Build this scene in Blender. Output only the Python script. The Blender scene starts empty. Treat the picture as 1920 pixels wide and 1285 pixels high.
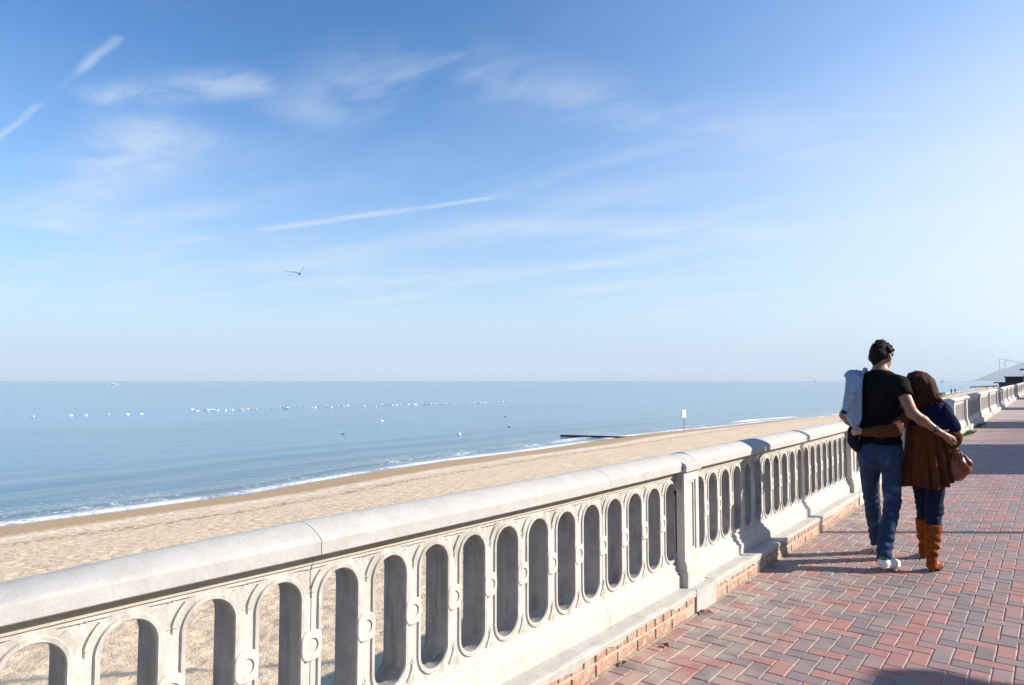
import bpy, bmesh, math, random
import numpy as np
from mathutils import Vector, Matrix

random.seed(7)
RNG = np.random.default_rng(11)
R = math.radians
SC = bpy.context.scene
COL = SC.collection

# ------------------------------------------------------------------ camera
# X runs across the promenade (sea on the negative side), Y along the balustrade, Z up.
CAM_H = 1.52
cam_data = bpy.data.cameras.new('camera')
cam = bpy.data.objects.new('camera', cam_data)
COL.objects.link(cam)
cam.location = (0, 0, CAM_H)
cam.rotation_euler = (math.pi / 2 + math.atan(71.5 / 1280), 0, R(38.5))
cam_data.sensor_width = 36
cam_data.lens = 24
cam_data.clip_start = 0.05
cam_data.clip_end = 120000
SC.camera = cam

# ------------------------------------------------------------------ light
SUN_AZ, SUN_EL = R(52), R(28)       # azimuth measured from +Y towards +X
S = Vector((math.sin(SUN_AZ) * math.cos(SUN_EL), math.cos(SUN_AZ) * math.cos(SUN_EL), math.sin(SUN_EL)))
sun_data = bpy.data.lights.new('sun', 'SUN')
sun_data.energy = 5.0
sun_data.angle = R(0.53)
sun_data.color = (1.0, 0.93, 0.83)
sun = bpy.data.objects.new('sun', sun_data)
sun.rotation_euler = S.to_track_quat('Z', 'Y').to_euler()
sun.location = S * 60
COL.objects.link(sun)

SC.view_settings.view_transform = 'Standard'
SC.view_settings.look = 'None'
SC.view_settings.gamma = 1
SC.view_settings.use_curve_mapping = False
EXPO = 0.86
SC.view_settings.exposure = EXPO


# ------------------------------------------------------------------ node helper
class NT:
    def __init__(self, tree):
        self.t = tree
        self.n = tree.nodes
        self.l = tree.links

    def new(self, typ, **kw):
        nd = self.n.new(typ)
        for k, v in kw.items():
            setattr(nd, k, v)
        return nd

    def put(self, sock, val):
        if isinstance(val, bpy.types.NodeSocket):
            self.l.new(val, sock)
        elif val is not None:
            if isinstance(val, (tuple, list)) and sock.type == 'RGBA' and len(val) == 3:
                val = (*val, 1)
            sock.default_value = val

    def math(self, op, a, b=None, c=None, clamp=False):
        nd = self.new('ShaderNodeMath', operation=op, use_clamp=clamp)
        for i, v in enumerate((a, b, c)):
            if v is not None:
                self.put(nd.inputs[i], v)
        return nd.outputs[0]

    def vec(self, op, a, b=None, scale=None):
        nd = self.new('ShaderNodeVectorMath', operation=op)
        self.put(nd.inputs[0], a)
        if b is not None:
            self.put(nd.inputs[1], b)
        if scale is not None:
            self.put(nd.inputs['Scale'], scale)
        return nd.outputs['Value'] if op in ('DOT_PRODUCT', 'LENGTH', 'DISTANCE') else nd.outputs[0]

    def sep(self, v):
        nd = self.new('ShaderNodeSeparateXYZ')
        self.put(nd.inputs[0], v)
        return nd.outputs

    def comb(self, x, y, z):
        nd = self.new('ShaderNodeCombineXYZ')
        for i, v in enumerate((x, y, z)):
            self.put(nd.inputs[i], v)
        return nd.outputs[0]

    def noise(self, vec, scale, detail=4, rough=0.55, dist=0.0, out='Fac'):
        nd = self.new('ShaderNodeTexNoise')
        if vec is not None:
            self.put(nd.inputs['Vector'], vec)
        nd.inputs['Scale'].default_value = scale
        nd.inputs['Detail'].default_value = detail
        nd.inputs['Roughness'].default_value = rough
        nd.inputs['Distortion'].default_value = dist
        return nd.outputs[out]

    def mapping(self, vec, loc=(0, 0, 0), rot=(0, 0, 0), scale=(1, 1, 1)):
        nd = self.new('ShaderNodeMapping')
        self.put(nd.inputs[0], vec)
        nd.inputs['Location'].default_value = loc
        nd.inputs['Rotation'].default_value = rot
        nd.inputs['Scale'].default_value = scale
        return nd.outputs[0]

    def ramp(self, fac, stops, interp='LINEAR'):
        nd = self.new('ShaderNodeValToRGB')
        cr = nd.color_ramp
        cr.interpolation = interp
        while len(cr.elements) < len(stops):
            cr.elements.new(0.5)
        for e, (p, c) in zip(cr.elements, stops):
            e.position = p
            e.color = (*c, 1) if len(c) == 3 else c
        self.put(nd.inputs[0], fac)
        return nd.outputs[0]

    def rng(self, v, a, b, c=0.0, d=1.0, smooth=True):
        nd = self.new('ShaderNodeMapRange', interpolation_type='SMOOTHSTEP' if smooth else 'LINEAR')
        self.put(nd.inputs[0], v)
        for i, x in enumerate((a, b, c, d)):
            self.put(nd.inputs[1 + i], x)
        return nd.outputs[0]

    def mix(self, fac, a, b, mode='MIX'):
        nd = self.new('ShaderNodeMix', data_type='RGBA', blend_type=mode)
        self.put(nd.inputs[0], fac)
        self.put(nd.inputs[6], a)
        self.put(nd.inputs[7], b)
        return nd.outputs[2]

    def bump(self, h, strength=0.5, distance=0.01, normal=None):
        nd = self.new('ShaderNodeBump')
        self.put(nd.inputs['Height'], h)
        nd.inputs['Strength'].default_value = strength
        nd.inputs['Distance'].default_value = distance
        if normal is not None:
            self.put(nd.inputs['Normal'], normal)
        return nd.outputs[0]

    def attr(self, name, out='Fac', typ='GEOMETRY'):
        nd = self.new('ShaderNodeAttribute', attribute_name=name, attribute_type=typ)
        return nd.outputs[out]


# ------------------------------------------------------------------ sky
world = bpy.data.worlds.new('World')
SC.world = world
world.use_nodes = True
W = NT(world.node_tree)
W.n.clear()
SKY = 0.12
sky = W.new('ShaderNodeTexSky', sky_type='NISHITA')
sky.sun_disc = False
sky.sun_elevation = SUN_EL
sky.sun_rotation = SUN_AZ
sky.altitude = 5
sky.air_density = 1.0
sky.dust_density = 0.5
sky.ozone_density = 6.0
geo = W.new('ShaderNodeTexCoord')
dirv = geo.outputs['Generated']
sx, sy, sz = W.sep(dirv)
zc = W.math('MAXIMUM', sz, 0.015)
px = W.math('DIVIDE', sx, zc)
py = W.math('DIVIDE', sy, zc)
P = W.comb(px, py, 0.0)                       # where the ray meets a cloud sheet one unit up
warp = W.noise(P, 1.2, 4, 0.5, out='Color')
Pw = W.vec('ADD', P, W.vec('SCALE', W.vec('SUBTRACT', warp, (0.5, 0.5, 0.5)), scale=0.13))
fine = W.noise(W.mapping(Pw, rot=(0, 0, R(-40)), scale=(1.0, 1.9, 1)), 2.2, 9, 0.66, 0.5)
streak = W.noise(W.mapping(Pw, rot=(0, 0, R(-58)), scale=(0.30, 1.0, 1)), 1.5, 6, 0.55)
soft_n = W.noise(W.mapping(P, rot=(0, 0, R(-30)), scale=(0.5, 0.8, 1)), 0.9, 4, 0.5)


def trail(pts, w, amp, lo=0.36, hi=0.66, src=None):
    """vapour trail: soft band round a polyline on the cloud sheet"""
    best = None
    for (ax, ay), (bx, by) in zip(pts[:-1], pts[1:]):
        A = (ax, ay, 0)
        D = Vector((bx - ax, by - ay, 0))
        rel = W.vec('SUBTRACT', src if src is not None else Pw, A)
        tt = W.math('DIVIDE', W.vec('DOT_PRODUCT', rel, tuple(D)), D.length_squared, clamp=True)
        near = W.vec('SUBTRACT', rel, W.vec('SCALE', tuple(D), scale=tt))
        d = W.vec('LENGTH', near)
        best = d if best is None else W.math('MINIMUM', best, d)
    m = W.rng(best, w, 0.0)
    m = W.math('MULTIPLY', m, W.rng(fine, lo, hi))
    return W.math('MULTIPLY', m, amp)


masks = [
    trail([(-2.12, 0.795), (-2.62, 0.832), (-3.5, 0.862)], 0.025, 0.36, 0.08, 0.56),
    trail([(-5.0, 2.32), (-4.6, 2.40)], 0.10, 0.30, 0.2, 0.6),
    trail([(-4.05, 2.50), (-3.45, 2.61), (-2.95, 2.70)], 0.10, 0.50, 0.14, 0.6),
    trail([(-3.2, 2.655), (-2.42, 2.80)], 0.065, 0.42, 0.14, 0.6),
    trail([(-2.35, 2.80), (-1.95, 2.74), (-1.55, 2.69), (-1.17, 2.66)], 0.13, 0.20, 0.25, 0.65),
    trail([(-2.58, 0.99), (-2.32, 1.08), (-2.08, 1.20)], 0.17, 0.42, 0.30, 0.62),
    trail([(-2.75, 1.24), (-3.74, 1.36), (-5.09, 1.56)], 0.34, 0.46, 0.24, 0.62),
    trail([(-2.05, 1.46), (-1.72, 1.44), (-1.5, 1.60)], 0.36, 0.30, 0.30, 0.66),
    trail([(-1.4, 1.75), (-1.22, 2.20), (-0.95, 2.55), (-0.8, 3.2)], 0.34, 0.24, 0.28, 0.66),
    trail([(-0.62, 2.75), (-0.42, 2.9)], 0.03, 0.22, 0.1, 0.5),
    trail([(-2.9, 3.3), (-2.2, 3.9), (-1.6, 4.6)], 0.50, 0.34, 0.25, 0.65),
]
tot = None
for m in masks:
    tot = m if tot is None else W.math('MAXIMUM', tot, m)
# thin veil of cirrus, denser towards the horizon
veil = W.math('MULTIPLY', W.rng(streak, 0.40, 0.80), W.rng(sz, 0.40, 0.06, 0.05, 0.70))
soft = W.math('MULTIPLY', W.rng(soft_n, 0.45, 0.75), W.rng(sz, 0.5, 0.1, 0.05, 0.30))
tot = W.math('ADD', tot, W.math('MAXIMUM', veil, soft))
tot = W.math('MULTIPLY', tot, W.rng(sz, 0.02, 0.12))
tot = W.math('MINIMUM', tot, 0.8)
# deepen the clear blue, then lay the sea haze and the glow round the sun over it
K = 0.191                      # brightness at which the clear sky is graded
SX = SKY * 2 ** EXPO
gm = W.new('ShaderNodeGamma')
W.put(gm.inputs[0], W.vec('SCALE', sky.outputs[0], scale=K))
gm.inputs[1].default_value = 1.4
clear = W.vec('MULTIPLY', gm.outputs[0], (0.52 / SX, 1.20 / SX, 1.22 / SX))
E_ = 1.0 / SX
hz = W.rng(sz, 0.44, 0.0, 0.0, 1.0, smooth=False)
hz = W.math('MULTIPLY', W.math('POWER', hz, 1.6), 0.97)
glow = W.math('POWER', W.rng(W.vec('DOT_PRODUCT', dirv, tuple(S)), 0.0, 1.02, 0.0, 1.12, smooth=False), 2.0)
glow = W.math('MULTIPLY', glow, W.rng(sz, 0.60, 0.0, 0.22, 2.1))
low = W.rng(sz, 0.09, 0.0)
hcol = W.mix(low, (0.70 * E_, 0.775 * E_, 0.885 * E_), (0.44 * E_, 0.60 * E_, 0.81 * E_))
skycol = W.mix(hz, clear, hcol)
skycol = W.mix(tot, skycol, (0.80 * E_, 0.88 * E_, 0.97 * E_))
skycol = W.mix(W.math('MINIMUM', glow, 0.9), skycol, (0.93 * E_, 0.96 * E_, 1.0 * E_))
bg = W.new('ShaderNodeBackground')
W.put(bg.inputs[0], skycol)
bg.inputs[1].default_value = SKY
out = W.new('ShaderNodeOutputWorld')
W.l.new(bg.outputs[0], out.inputs[0])


# ------------------------------------------------------------------ scene helpers
def mesh(name, verts, faces, smooth=False):
    me = bpy.data.meshes.new(name)
    verts = np.asarray(verts, dtype=np.float64)
    if isinstance(faces, np.ndarray):
        faces = faces.tolist()
    me.from_pydata(verts.tolist() if len(verts) else [], [], faces)
    if smooth:
        me.polygons.foreach_set('use_smooth', [True] * len(me.polygons))
    me.update()
    return me


def obj(name, me, material=None, parent=None, loc=None):
    o = bpy.data.objects.new(name, me)
    COL.objects.link(o)
    if material is not None and me is not None and not me.materials:
        me.materials.append(material)
    if parent is not None:
        o.parent = parent
    if loc is not None:
        o.location = loc
    return o


def tag(o, label=None, cat=None, group=None, kind=None):
    for k, v in (('label', label), ('category', cat), ('group', group), ('kind', kind)):
        if v:
            o[k] = v
    return o


def thing(name, loc, label, cat, group=None, rz=0.0):
    o = bpy.data.objects.new(name, None)
    o.empty_display_size = 0.2
    COL.objects.link(o)
    o.location = loc
    o.rotation_euler = (0, 0, rz)
    return tag(o, label, cat, group)


def clone(o, parent=None):
    c = o.copy()
    COL.objects.link(c)
    c.parent = parent
    for ch in o.children:
        clone(ch, c)
    return c


class MB:
    """collects simple shapes into one mesh"""
    def __init__(self):
        self.v, self.f = [], []

    def add(self, verts, faces):
        b = len(self.v)
        self.v += [tuple(map(float, p)) for p in verts]
        self.f += [tuple(b + i for i in f) for f in faces]

    def box(self, lo, hi):
        x0, y0, z0 = lo
        x1, y1, z1 = hi
        self.add([(x0, y0, z0), (x1, y0, z0), (x1, y1, z0), (x0, y1, z0), (x0, y0, z1), (x1, y0, z1), (x1, y1, z1), (x0, y1, z1)],
                 [(3, 2, 1, 0), (4, 5, 6, 7), (0, 1, 5, 4), (1, 2, 6, 5), (2, 3, 7, 6), (3, 0, 4, 7)])

    def tube(self, pts, rad, n=8, cap=True):
        pts = [Vector(p) for p in pts]
        if not isinstance(rad, (list, tuple)):
            rad = [rad] * len(pts)
        rings = []
        for i, p in enumerate(pts):
            t = (pts[min(i + 1, len(pts) - 1)] - pts[max(i - 1, 0)]).normalized()
            a = Vector((0, 0, 1)) if abs(t.z) < 0.9 else Vector((1, 0, 0))
            e1 = t.cross(a).normalized()
            e2 = t.cross(e1)
            rings.append([p + (e1 * math.cos(k * 2 * math.pi / n) + e2 * math.sin(k * 2 * math.pi / n)) * rad[i] for k in range(n)])
        vs = [q for r in rings for q in r]
        fs = []
        for i in range(len(rings) - 1):
            for k in range(n):
                fs.append((i * n + k, i * n + (k + 1) % n, (i + 1) * n + (k + 1) % n, (i + 1) * n + k))
        if cap:
            fs.append(tuple(range(n)))
            fs.append(tuple((len(rings) - 1) * n + k for k in reversed(range(n))))
        self.add(vs, fs)

    def loft(self, rings, close=True, cap=True):
        n = len(rings[0])
        vs = [q for r in rings for q in r]
        fs = []
        for i in range(len(rings) - 1):
            for k in range(n if close else n - 1):
                fs.append((i * n + k, i * n + (k + 1) % n, (i + 1) * n + (k + 1) % n, (i + 1) * n + k))
        if cap and close:
            fs.append(tuple(reversed(range(n))))
            fs.append(tuple((len(rings) - 1) * n + k for k in range(n)))
        self.add(vs, fs)

    def fixed(self, name, smooth=False):
        me = mesh(name, self.v, self.f, smooth)
        bm = bmesh.new()
        bm.from_mesh(me)
        bmesh.ops.recalc_face_normals(bm, faces=bm.faces)
        bm.to_mesh(me)
        bm.free()
        return me

    def build(self, name, material, parent=None, loc=None, smooth=False):
        return obj(name, self.fixed(name, smooth), material, parent, loc)


def principled(name):
    m = bpy.data.materials.new(name)
    m.use_nodes = True
    T = NT(m.node_tree)
    b = m.node_tree.nodes['Principled BSDF']
    return m, T, b


def simple_mat(name, col, rough=0.7, var=0.12, scale=20, bump=0.0, bscale=60, spec=0.4, metal=0.0):
    m, T, b = principled(name)
    co = T.new('ShaderNodeTexCoord').outputs['Object']
    n = T.noise(co, scale, 5, 0.6)
    lo = tuple(c * (1 - var) for c in col)
    hi = tuple(min(1, c * (1 + var)) for c in col)
    T.put(b.inputs['Base Color'], T.ramp(n, [(0.3, lo), (0.7, hi)]))
    b.inputs['Roughness'].default_value = rough
    b.inputs['Specular IOR Level'].default_value = spec
    b.inputs['Metallic'].default_value = metal
    if bump:
        T.put(b.inputs['Normal'], T.bump(T.noise(co, bscale, 4, 0.6), bump, 0.004))
    return m


def vnoise(x, y, seed=0):
    """value noise on the plane, 0..1"""
    x = np.asarray(x, float)
    y = np.asarray(y, float)
    xi, yi = np.floor(x).astype(np.int64), np.floor(y).astype(np.int64)
    fx, fy = x - xi, y - yi
    fx = fx * fx * (3 - 2 * fx)
    fy = fy * fy * (3 - 2 * fy)

    def h(a, b):
        q = (a * 374761393 + b * 668265263 + seed * 1442695041) & 0xFFFFFFFF
        q = ((q ^ (q >> 13)) * 1274126177) & 0xFFFFFFFF
        return ((q ^ (q >> 16)) & 0xFFFF) / 65535.0
    return (h(xi, yi) * (1 - fx) + h(xi + 1, yi) * fx) * (1 - fy) + (h(xi, yi + 1) * (1 - fx) + h(xi + 1, yi + 1) * fx) * fy


def fbm(x, y, oct=4, seed=0):
    s, a = 0, 0.5
    for o in range(oct):
        s = s + a * vnoise(x * 2 ** o, y * 2 ** o, seed + o)
        a *= 0.5
    return s


def hash2(a, b, seed=0):
    q = (a * 374761393 + b * 668265263 + seed * 1442695041) & 0xFFFFFFFF
    q = ((q ^ (q >> 13)) * 1274126177) & 0xFFFFFFFF
    q = ((q ^ (q >> 16)) * 2246822519) & 0xFFFFFFFF
    return ((q ^ (q >> 15)) & 0xFFFF) / 65535.0


def worley(x, y, seed=0):
    xi, yi = np.floor(x).astype(np.int64), np.floor(y).astype(np.int64)
    best = np.full(np.shape(x), 9.0)
    for i in (-1, 0, 1):
        for j in (-1, 0, 1):
            cx, cy = xi + i, yi + j
            d = (cx + hash2(cx, cy, seed) - x) ** 2 + (cy + hash2(cx, cy, seed + 5) - y) ** 2
            best = np.minimum(best, d)
    return np.sqrt(best)


def grid_faces(nx, ny):
    i, j = np.meshgrid(np.arange(nx - 1), np.arange(ny - 1), indexing='ij')
    a = (i * ny + j).ravel()
    return np.stack([a, a + ny, a + ny + 1, a + 1], 1)


# ground line of the promenade: a slight rise and a faint bend to the left further on
def zg(v):
    v = np.asarray(v, float)
    return 0.0045 * np.maximum(0, v - 10.0) * np.clip((v - 10) / 8, 0, 1)


OV = np.array([-3, 0.5, 1.0, 1.5, 2.2, 3.0, 4.0, 7.0, 9.3, 14, 21, 30, 45, 65, 130])
OO = np.array([-.16, -.09, -.075, -.052, -.030, -.008, 0, -.006, -.032, -.055, -.09, -.13, -.20, -.30, -.8])


def off(v):
    return np.interp(v, OV, OO)


def bend(verts):
    a = np.array(verts, float)
    a[:, 0] += off(a[:, 1])
    a[:, 2] += zg(a[:, 1])
    return a

# ------------------------------------------------------------------ materials of the setting
def concrete_mat(name, base, dark, stain, lichen=False, rough=0.85, stain_lo=0.56, grime=False):
    m, T, b = principled(name)
    co = T.new('ShaderNodeNewGeometry').outputs['Position']
    big = T.noise(co, 1.7, 5, 0.6)
    mid = T.noise(co, 9.0, 6, 0.62, 0.4)
    streak = T.noise(T.mapping(co, scale=(14, 14, 2.0)), 1.4, 6, 0.66, 0.6)
    c = T.mix(T.rng(mid, 0.35, 0.7), base, dark)
    c = T.mix(T.math('MULTIPLY', T.rng(streak, stain_lo, 0.75), T.rng(big, 0.35, 0.65)), c, stain)
    if lichen:
        z = T.sep(co)[2]
        band = T.math('MULTIPLY', T.rng(z, 0.868, 0.880), T.rng(T.noise(co, 5, 5, 0.7), 0.3, 0.6))
        c = T.mix(T.math('MULTIPLY', band, 0.55), c, (0.40, 0.345, 0.19))
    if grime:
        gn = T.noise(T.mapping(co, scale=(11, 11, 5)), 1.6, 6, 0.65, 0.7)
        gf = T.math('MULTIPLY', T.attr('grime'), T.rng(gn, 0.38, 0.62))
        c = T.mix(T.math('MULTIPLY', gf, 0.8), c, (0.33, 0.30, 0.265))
    spots = T.noise(co, 55, 3, 0.7)
    c = T.mix(T.rng(spots, 0.66, 0.78), c, tuple(x * 0.62 for x in base))
    T.put(b.inputs['Base Color'], c)
    b.inputs['Roughness'].default_value = rough
    b.inputs['Specular IOR Level'].default_value = 0.25
    h = T.math('ADD', T.noise(co, 70, 5, 0.65), T.math('MULTIPLY', mid, 1.2))
    T.put(b.inputs['Normal'], T.bump(h, 0.45, 0.004))
    return m


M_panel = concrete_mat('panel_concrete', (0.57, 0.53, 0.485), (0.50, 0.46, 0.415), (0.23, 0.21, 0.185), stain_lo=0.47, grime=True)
M_jamb = concrete_mat('jamb_shade_and_mould', (0.36, 0.33, 0.30), (0.28, 0.255, 0.235), (0.09, 0.08, 0.075), stain_lo=0.44)  # base darkened to deepen the shade inside the openings; blotches are mould
M_frieze = concrete_mat('frieze_concrete', (0.515, 0.475, 0.425), (0.45, 0.41, 0.35), (0.31, 0.28, 0.22), lichen=True)
M_coping = concrete_mat('coping_concrete', (0.475, 0.452, 0.42), (0.42, 0.395, 0.365), (0.30, 0.28, 0.25), stain_lo=0.6)
M_dado = concrete_mat('dado_concrete', (0.53, 0.495, 0.455), (0.47, 0.435, 0.395), (0.37, 0.34, 0.30), stain_lo=0.62)
M_render = concrete_mat('ledge_render', (0.48, 0.45, 0.41), (0.40, 0.375, 0.335), (0.30, 0.275, 0.235), stain_lo=0.58)
M_mortar = concrete_mat('brick_mortar', (0.50, 0.42, 0.31), (0.40, 0.33, 0.24), (0.33, 0.27, 0.19))


def brick_mat():
    m, T, b = principled('plinth_brick')
    co = T.new('ShaderNodeNewGeometry').outputs['Position']
    rnd = T.new('ShaderNodeObjectInfo').outputs['Random']
    c = T.ramp(rnd, [(0.0, (0.33, 0.18, 0.125)), (0.4, (0.38, 0.215, 0.155)), (0.75, (0.41, 0.26, 0.19)), (1.0, (0.36, 0.235, 0.165))])
    n = T.noise(co, 26, 6, 0.68, 0.8)
    c = T.mix(T.rng(n, 0.45, 0.64, 0.0, 0.75), c, (0.50, 0.42, 0.33))
    c = T.mix(T.rng(T.noise(co, 60, 4, 0.7), 0.62, 0.72), c, (0.24, 0.15, 0.08))
    T.put(b.inputs['Base Color'], c)
    b.inputs['Roughness'].default_value = 0.9
    T.put(b.inputs['Normal'], T.bump(T.noise(co, 90, 5, 0.7), 0.6, 0.005))
    return m


def paver_mat(name, per_object):
    m, T, b = principled(name)
    co = T.new('ShaderNodeNewGeometry').outputs['Position']
    rnd = T.new('ShaderNodeObjectInfo').outputs['Random'] if per_object else T.attr('rnd')
    # each block is red, grey, or a burnt blend of the two
    tone = T.math('ADD', rnd, T.math('MULTIPLY', T.math('SUBTRACT', T.noise(co, 7.0, 4, 0.6, 0.5), 0.5), 0.75))
    c = T.ramp(tone, [(0.08, (0.220, 0.168, 0.168)), (0.38, (0.278, 0.208, 0.202)), (0.56, (0.322, 0.205, 0.190)), (0.76, (0.390, 0.172, 0.150)), (1.0, (0.415, 0.185, 0.158))])
    sp = T.noise(co, 240, 3, 0.7)
    c = T.mix(T.rng(sp, 0.35, 0.7, 0.0, 0.35), c, (0.10, 0.075, 0.075))
    c = T.mix(T.rng(T.noise(co, 330, 2, 0.5), 0.60, 0.72, 0.0, 0.45), c, (0.46, 0.38, 0.34))
    # pale blown sand lying thicker near the balustrade foot
    x = T.sep(co)[0]
    dust = T.math('MULTIPLY', T.rng(T.noise(co, 5, 5, 0.6), 0.32, 0.72), T.rng(x, -0.85, -1.9, 0.16, 0.78))
    c = T.mix(dust, c, (0.46, 0.38, 0.30))
    stain = T.noise(co, 1.6, 5, 0.65)
    c = T.mix(T.rng(stain, 0.52, 0.72, 0.0, 0.45), c, (0.17, 0.135, 0.13))
    gum = T.noise(co, 17, 1, 0.4)
    c = T.mix(T.rng(gum, 0.76, 0.79, 0.0, 0.5), c, (0.15, 0.13, 0.13))
    T.put(b.inputs['Base Color'], c)
    T.put(b.inputs['Roughness'], T.rng(sp, 0.3, 0.7, 0.58, 0.8))
    b.inputs['Specular IOR Level'].default_value = 0.35
    T.put(b.inputs['Normal'], T.bump(T.noise(co, 260, 4, 0.7), 0.5, 0.003))
    return m


M_brick = brick_mat()
M_paver = paver_mat('paver', True)
M_paver_far = paver_mat('paver_run', False)


def bed_mat():
    m, T, b = principled('jointing_sand')
    co = T.new('ShaderNodeNewGeometry').outputs['Position']
    n = T.noise(co, 30, 5, 0.7)
    T.put(b.inputs['Base Color'], T.ramp(n, [(0.3, (0.48, 0.41, 0.335)), (0.7, (0.64, 0.565, 0.475))]))
    b.inputs['Roughness'].default_value = 0.95
    return m


M_bed = bed_mat()
M_grit = simple_mat('grit', (0.30, 0.235, 0.17), 0.95, 0.45, 40, 0.6, 150)


def far_paving_mat():
    m, T, b = principled('far_paving')
    co = T.new('ShaderNodeNewGeometry').outputs['Position']
    n = T.noise(co, 6, 6, 0.7)
    n2 = T.noise(co, 0.7, 4, 0.6)
    c = T.ramp(n, [(0.3, (0.29, 0.235, 0.225)), (0.5, (0.35, 0.265, 0.245)), (0.7, (0.42, 0.28, 0.24))])
    c = T.mix(T.rng(n2, 0.4, 0.7, 0.0, 0.4), c, (0.36, 0.30, 0.25))
    T.put(b.inputs['Base Color'], c)
    b.inputs['Roughness'].default_value = 0.75
    return m


M_farpave = far_paving_mat()


# ------------------------------------------------------------------ beach
SV = np.array([-4000, -60, 7, 16, 30, 42, 63, 85, 99, 110, 161, 264, 344, 525, 1200, 1600])
SU = np.array([-27.0, -27, -27.2, -26.7, -28.4, -28.4, -28.2, -25.6, -24, -23.7, -24.3, -29.6, -31.8, -35.8, -42, -46])


def shore(v):
    return np.interp(v, SV, SU) + 0.35 * np.sin(v * 0.21) * np.clip(np.abs(v) / 20, 0.3, 1.0)


SEA_Z = -3.2
WALL_U = -2.30


def beach_z(u, v):
    t = (u - WALL_U) / (shore(v) - WALL_U)
    return -1.0 - 2.2 * t + 0.10 * np.sin(np.clip(t, 0, 1) * math.pi)


vs = list(np.arange(-14, -0.5, 0.25)) + list(np.arange(-0.5, 13, 0.06))
st = 0.06
while vs[-1] < 1600:
    st *= 1.021
    vs.append(vs[-1] + st)
vs = np.array(vs)
ts = np.concatenate([np.linspace(0, 1.08, 400), np.linspace(1.09, 1.9, 30)])
TT, VV = np.meshgrid(ts, vs, indexing='ij')
UU = WALL_U + off(VV) * 0 + TT * (shore(VV) - WALL_U)
ZZ = beach_z(UU, VV)
dry = np.clip((0.90 - TT) / 0.05, 0, 1) * np.clip((90 - VV) / 40, 0, 1)
w1 = worley(UU / 0.40, VV / 0.34, 3)
w2 = worley(UU / 0.20, VV / 0.17, 8)
pits = -0.045 * np.clip(1 - w1 / 0.30, 0, 1) + 0.005 * np.exp(-((w1 - 0.36) / 0.08) ** 2) - 0.030 * np.clip(1 - w2 / 0.36, 0, 1)
lump = 0.022 * (fbm(UU * 1.4, VV * 1.1, 4, 21) - 0.5) + 0.10 * (fbm(UU * 0.25, VV * 0.16, 3, 33) - 0.5)
ripple = 0.010 * (fbm(UU * 0.9, VV * 0.5, 4, 55) - 0.5)
ZZ = ZZ + dry * (pits * (0.45 + 1.1 * fbm(UU * 0.5, VV * 0.4, 2, 71)) + lump) + ripple
# a drift line of weed and shell left by the tide sits a little proud
me = mesh('beach', np.stack([UU.ravel(), VV.ravel(), ZZ.ravel()], 1), grid_faces(*UU.shape)[:, ::-1], True)
at = me.attributes.new('t', 'FLOAT', 'POINT')
at.data.foreach_set('value', TT.ravel().astype(np.float32))


def sand_mat():
    m, T, b = principled('beach_sand')
    co = T.new('ShaderNodeNewGeometry').outputs['Position']
    t = T.attr('t')
    wob = T.noise(T.mapping(co, scale=(0.5, 0.16, 1)), 1.0, 5, 0.6)
    tw = T.math('ADD', t, T.math('MULTIPLY', T.math('SUBTRACT', wob, 0.5), 0.05))
    fine = T.noise(co, 38, 5, 0.7)
    mid = T.noise(co, 3.2, 5, 0.65)
    dry = T.ramp(T.math('ADD', T.math('MULTIPLY', fine, 0.5), T.math('MULTIPLY', mid, 0.5)), [(0.32, (0.545, 0.395, 0.255)), (0.50, (0.70, 0.53, 0.36)), (0.68, (0.775, 0.615, 0.44))])
    wet = T.ramp(fine, [(0.3, (0.40, 0.255, 0.135)), (0.7, (0.49, 0.325, 0.185))])
    c = T.mix(T.rng(tw, 0.815, 0.875), dry, wet)
    # pale shell band just above the wet strip
    sh = T.math('MULTIPLY', T.math('MULTIPLY', T.rng(tw, 0.77, 0.795), T.rng(tw, 0.845, 0.832)), T.rng(T.noise(T.mapping(co, scale=(2.2, 0.5, 1)), 1.6, 5, 0.7), 0.42, 0.62))
    c = T.mix(T.math('MULTIPLY', sh, 0.8), c, (0.80, 0.72, 0.61))
    # drift line of dark weed scraps
    wl = T.math('MULTIPLY', T.math('MULTIPLY', T.rng(tw, 0.705, 0.72), T.rng(tw, 0.755, 0.74)), T.rng(T.noise(T.mapping(co, scale=(3.5, 1.2, 1)), 2.2, 6, 0.75), 0.48, 0.58))
    c = T.mix(T.math('MULTIPLY', wl, 0.9), c, (0.17, 0.12, 0.075))
    dots = T.math('MULTIPLY', T.rng(T.noise(co, 13.0, 2, 0.6), 0.60, 0.70), T.rng(tw, 0.88, 0.80))
    c = T.mix(T.math('MULTIPLY', dots, 0.62), c, (0.33, 0.235, 0.165))
    scr = T.math('MULTIPLY', T.rng(T.noise(co, 9.0, 4, 0.75), 0.68, 0.74), T.rng(tw, 0.9, 0.8))
    c = T.mix(T.math('MULTIPLY', scr, 0.55), c, (0.22, 0.15, 0.10))
    # last thin swash, soaked and shiny
    soak = T.rng(tw, 0.962, 0.985)
    c = T.mix(soak, c, (0.27, 0.21, 0.165))
    T.put(b.inputs['Base Color'], c)
    T.put(b.inputs['Roughness'], T.rng(soak, 0, 1, 0.92, 0.14))
    b.inputs['Specular IOR Level'].default_value = 0.35
    bh = T.math('ADD', T.noise(co, 11, 5, 0.7), T.math('MULTIPLY', fine, 0.35))
    bm = T.new('ShaderNodeBump')
    T.put(bm.inputs['Height'], bh)
    T.put(bm.inputs['Strength'], T.rng(tw, 0.93, 0.84, 0.10, 0.65))
    bm.inputs['Distance'].default_value = 0.05
    T.put(b.inputs['Normal'], bm.outputs[0])
    return m


beach = tag(obj('beach', me, sand_mat()), kind='structure')

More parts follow.
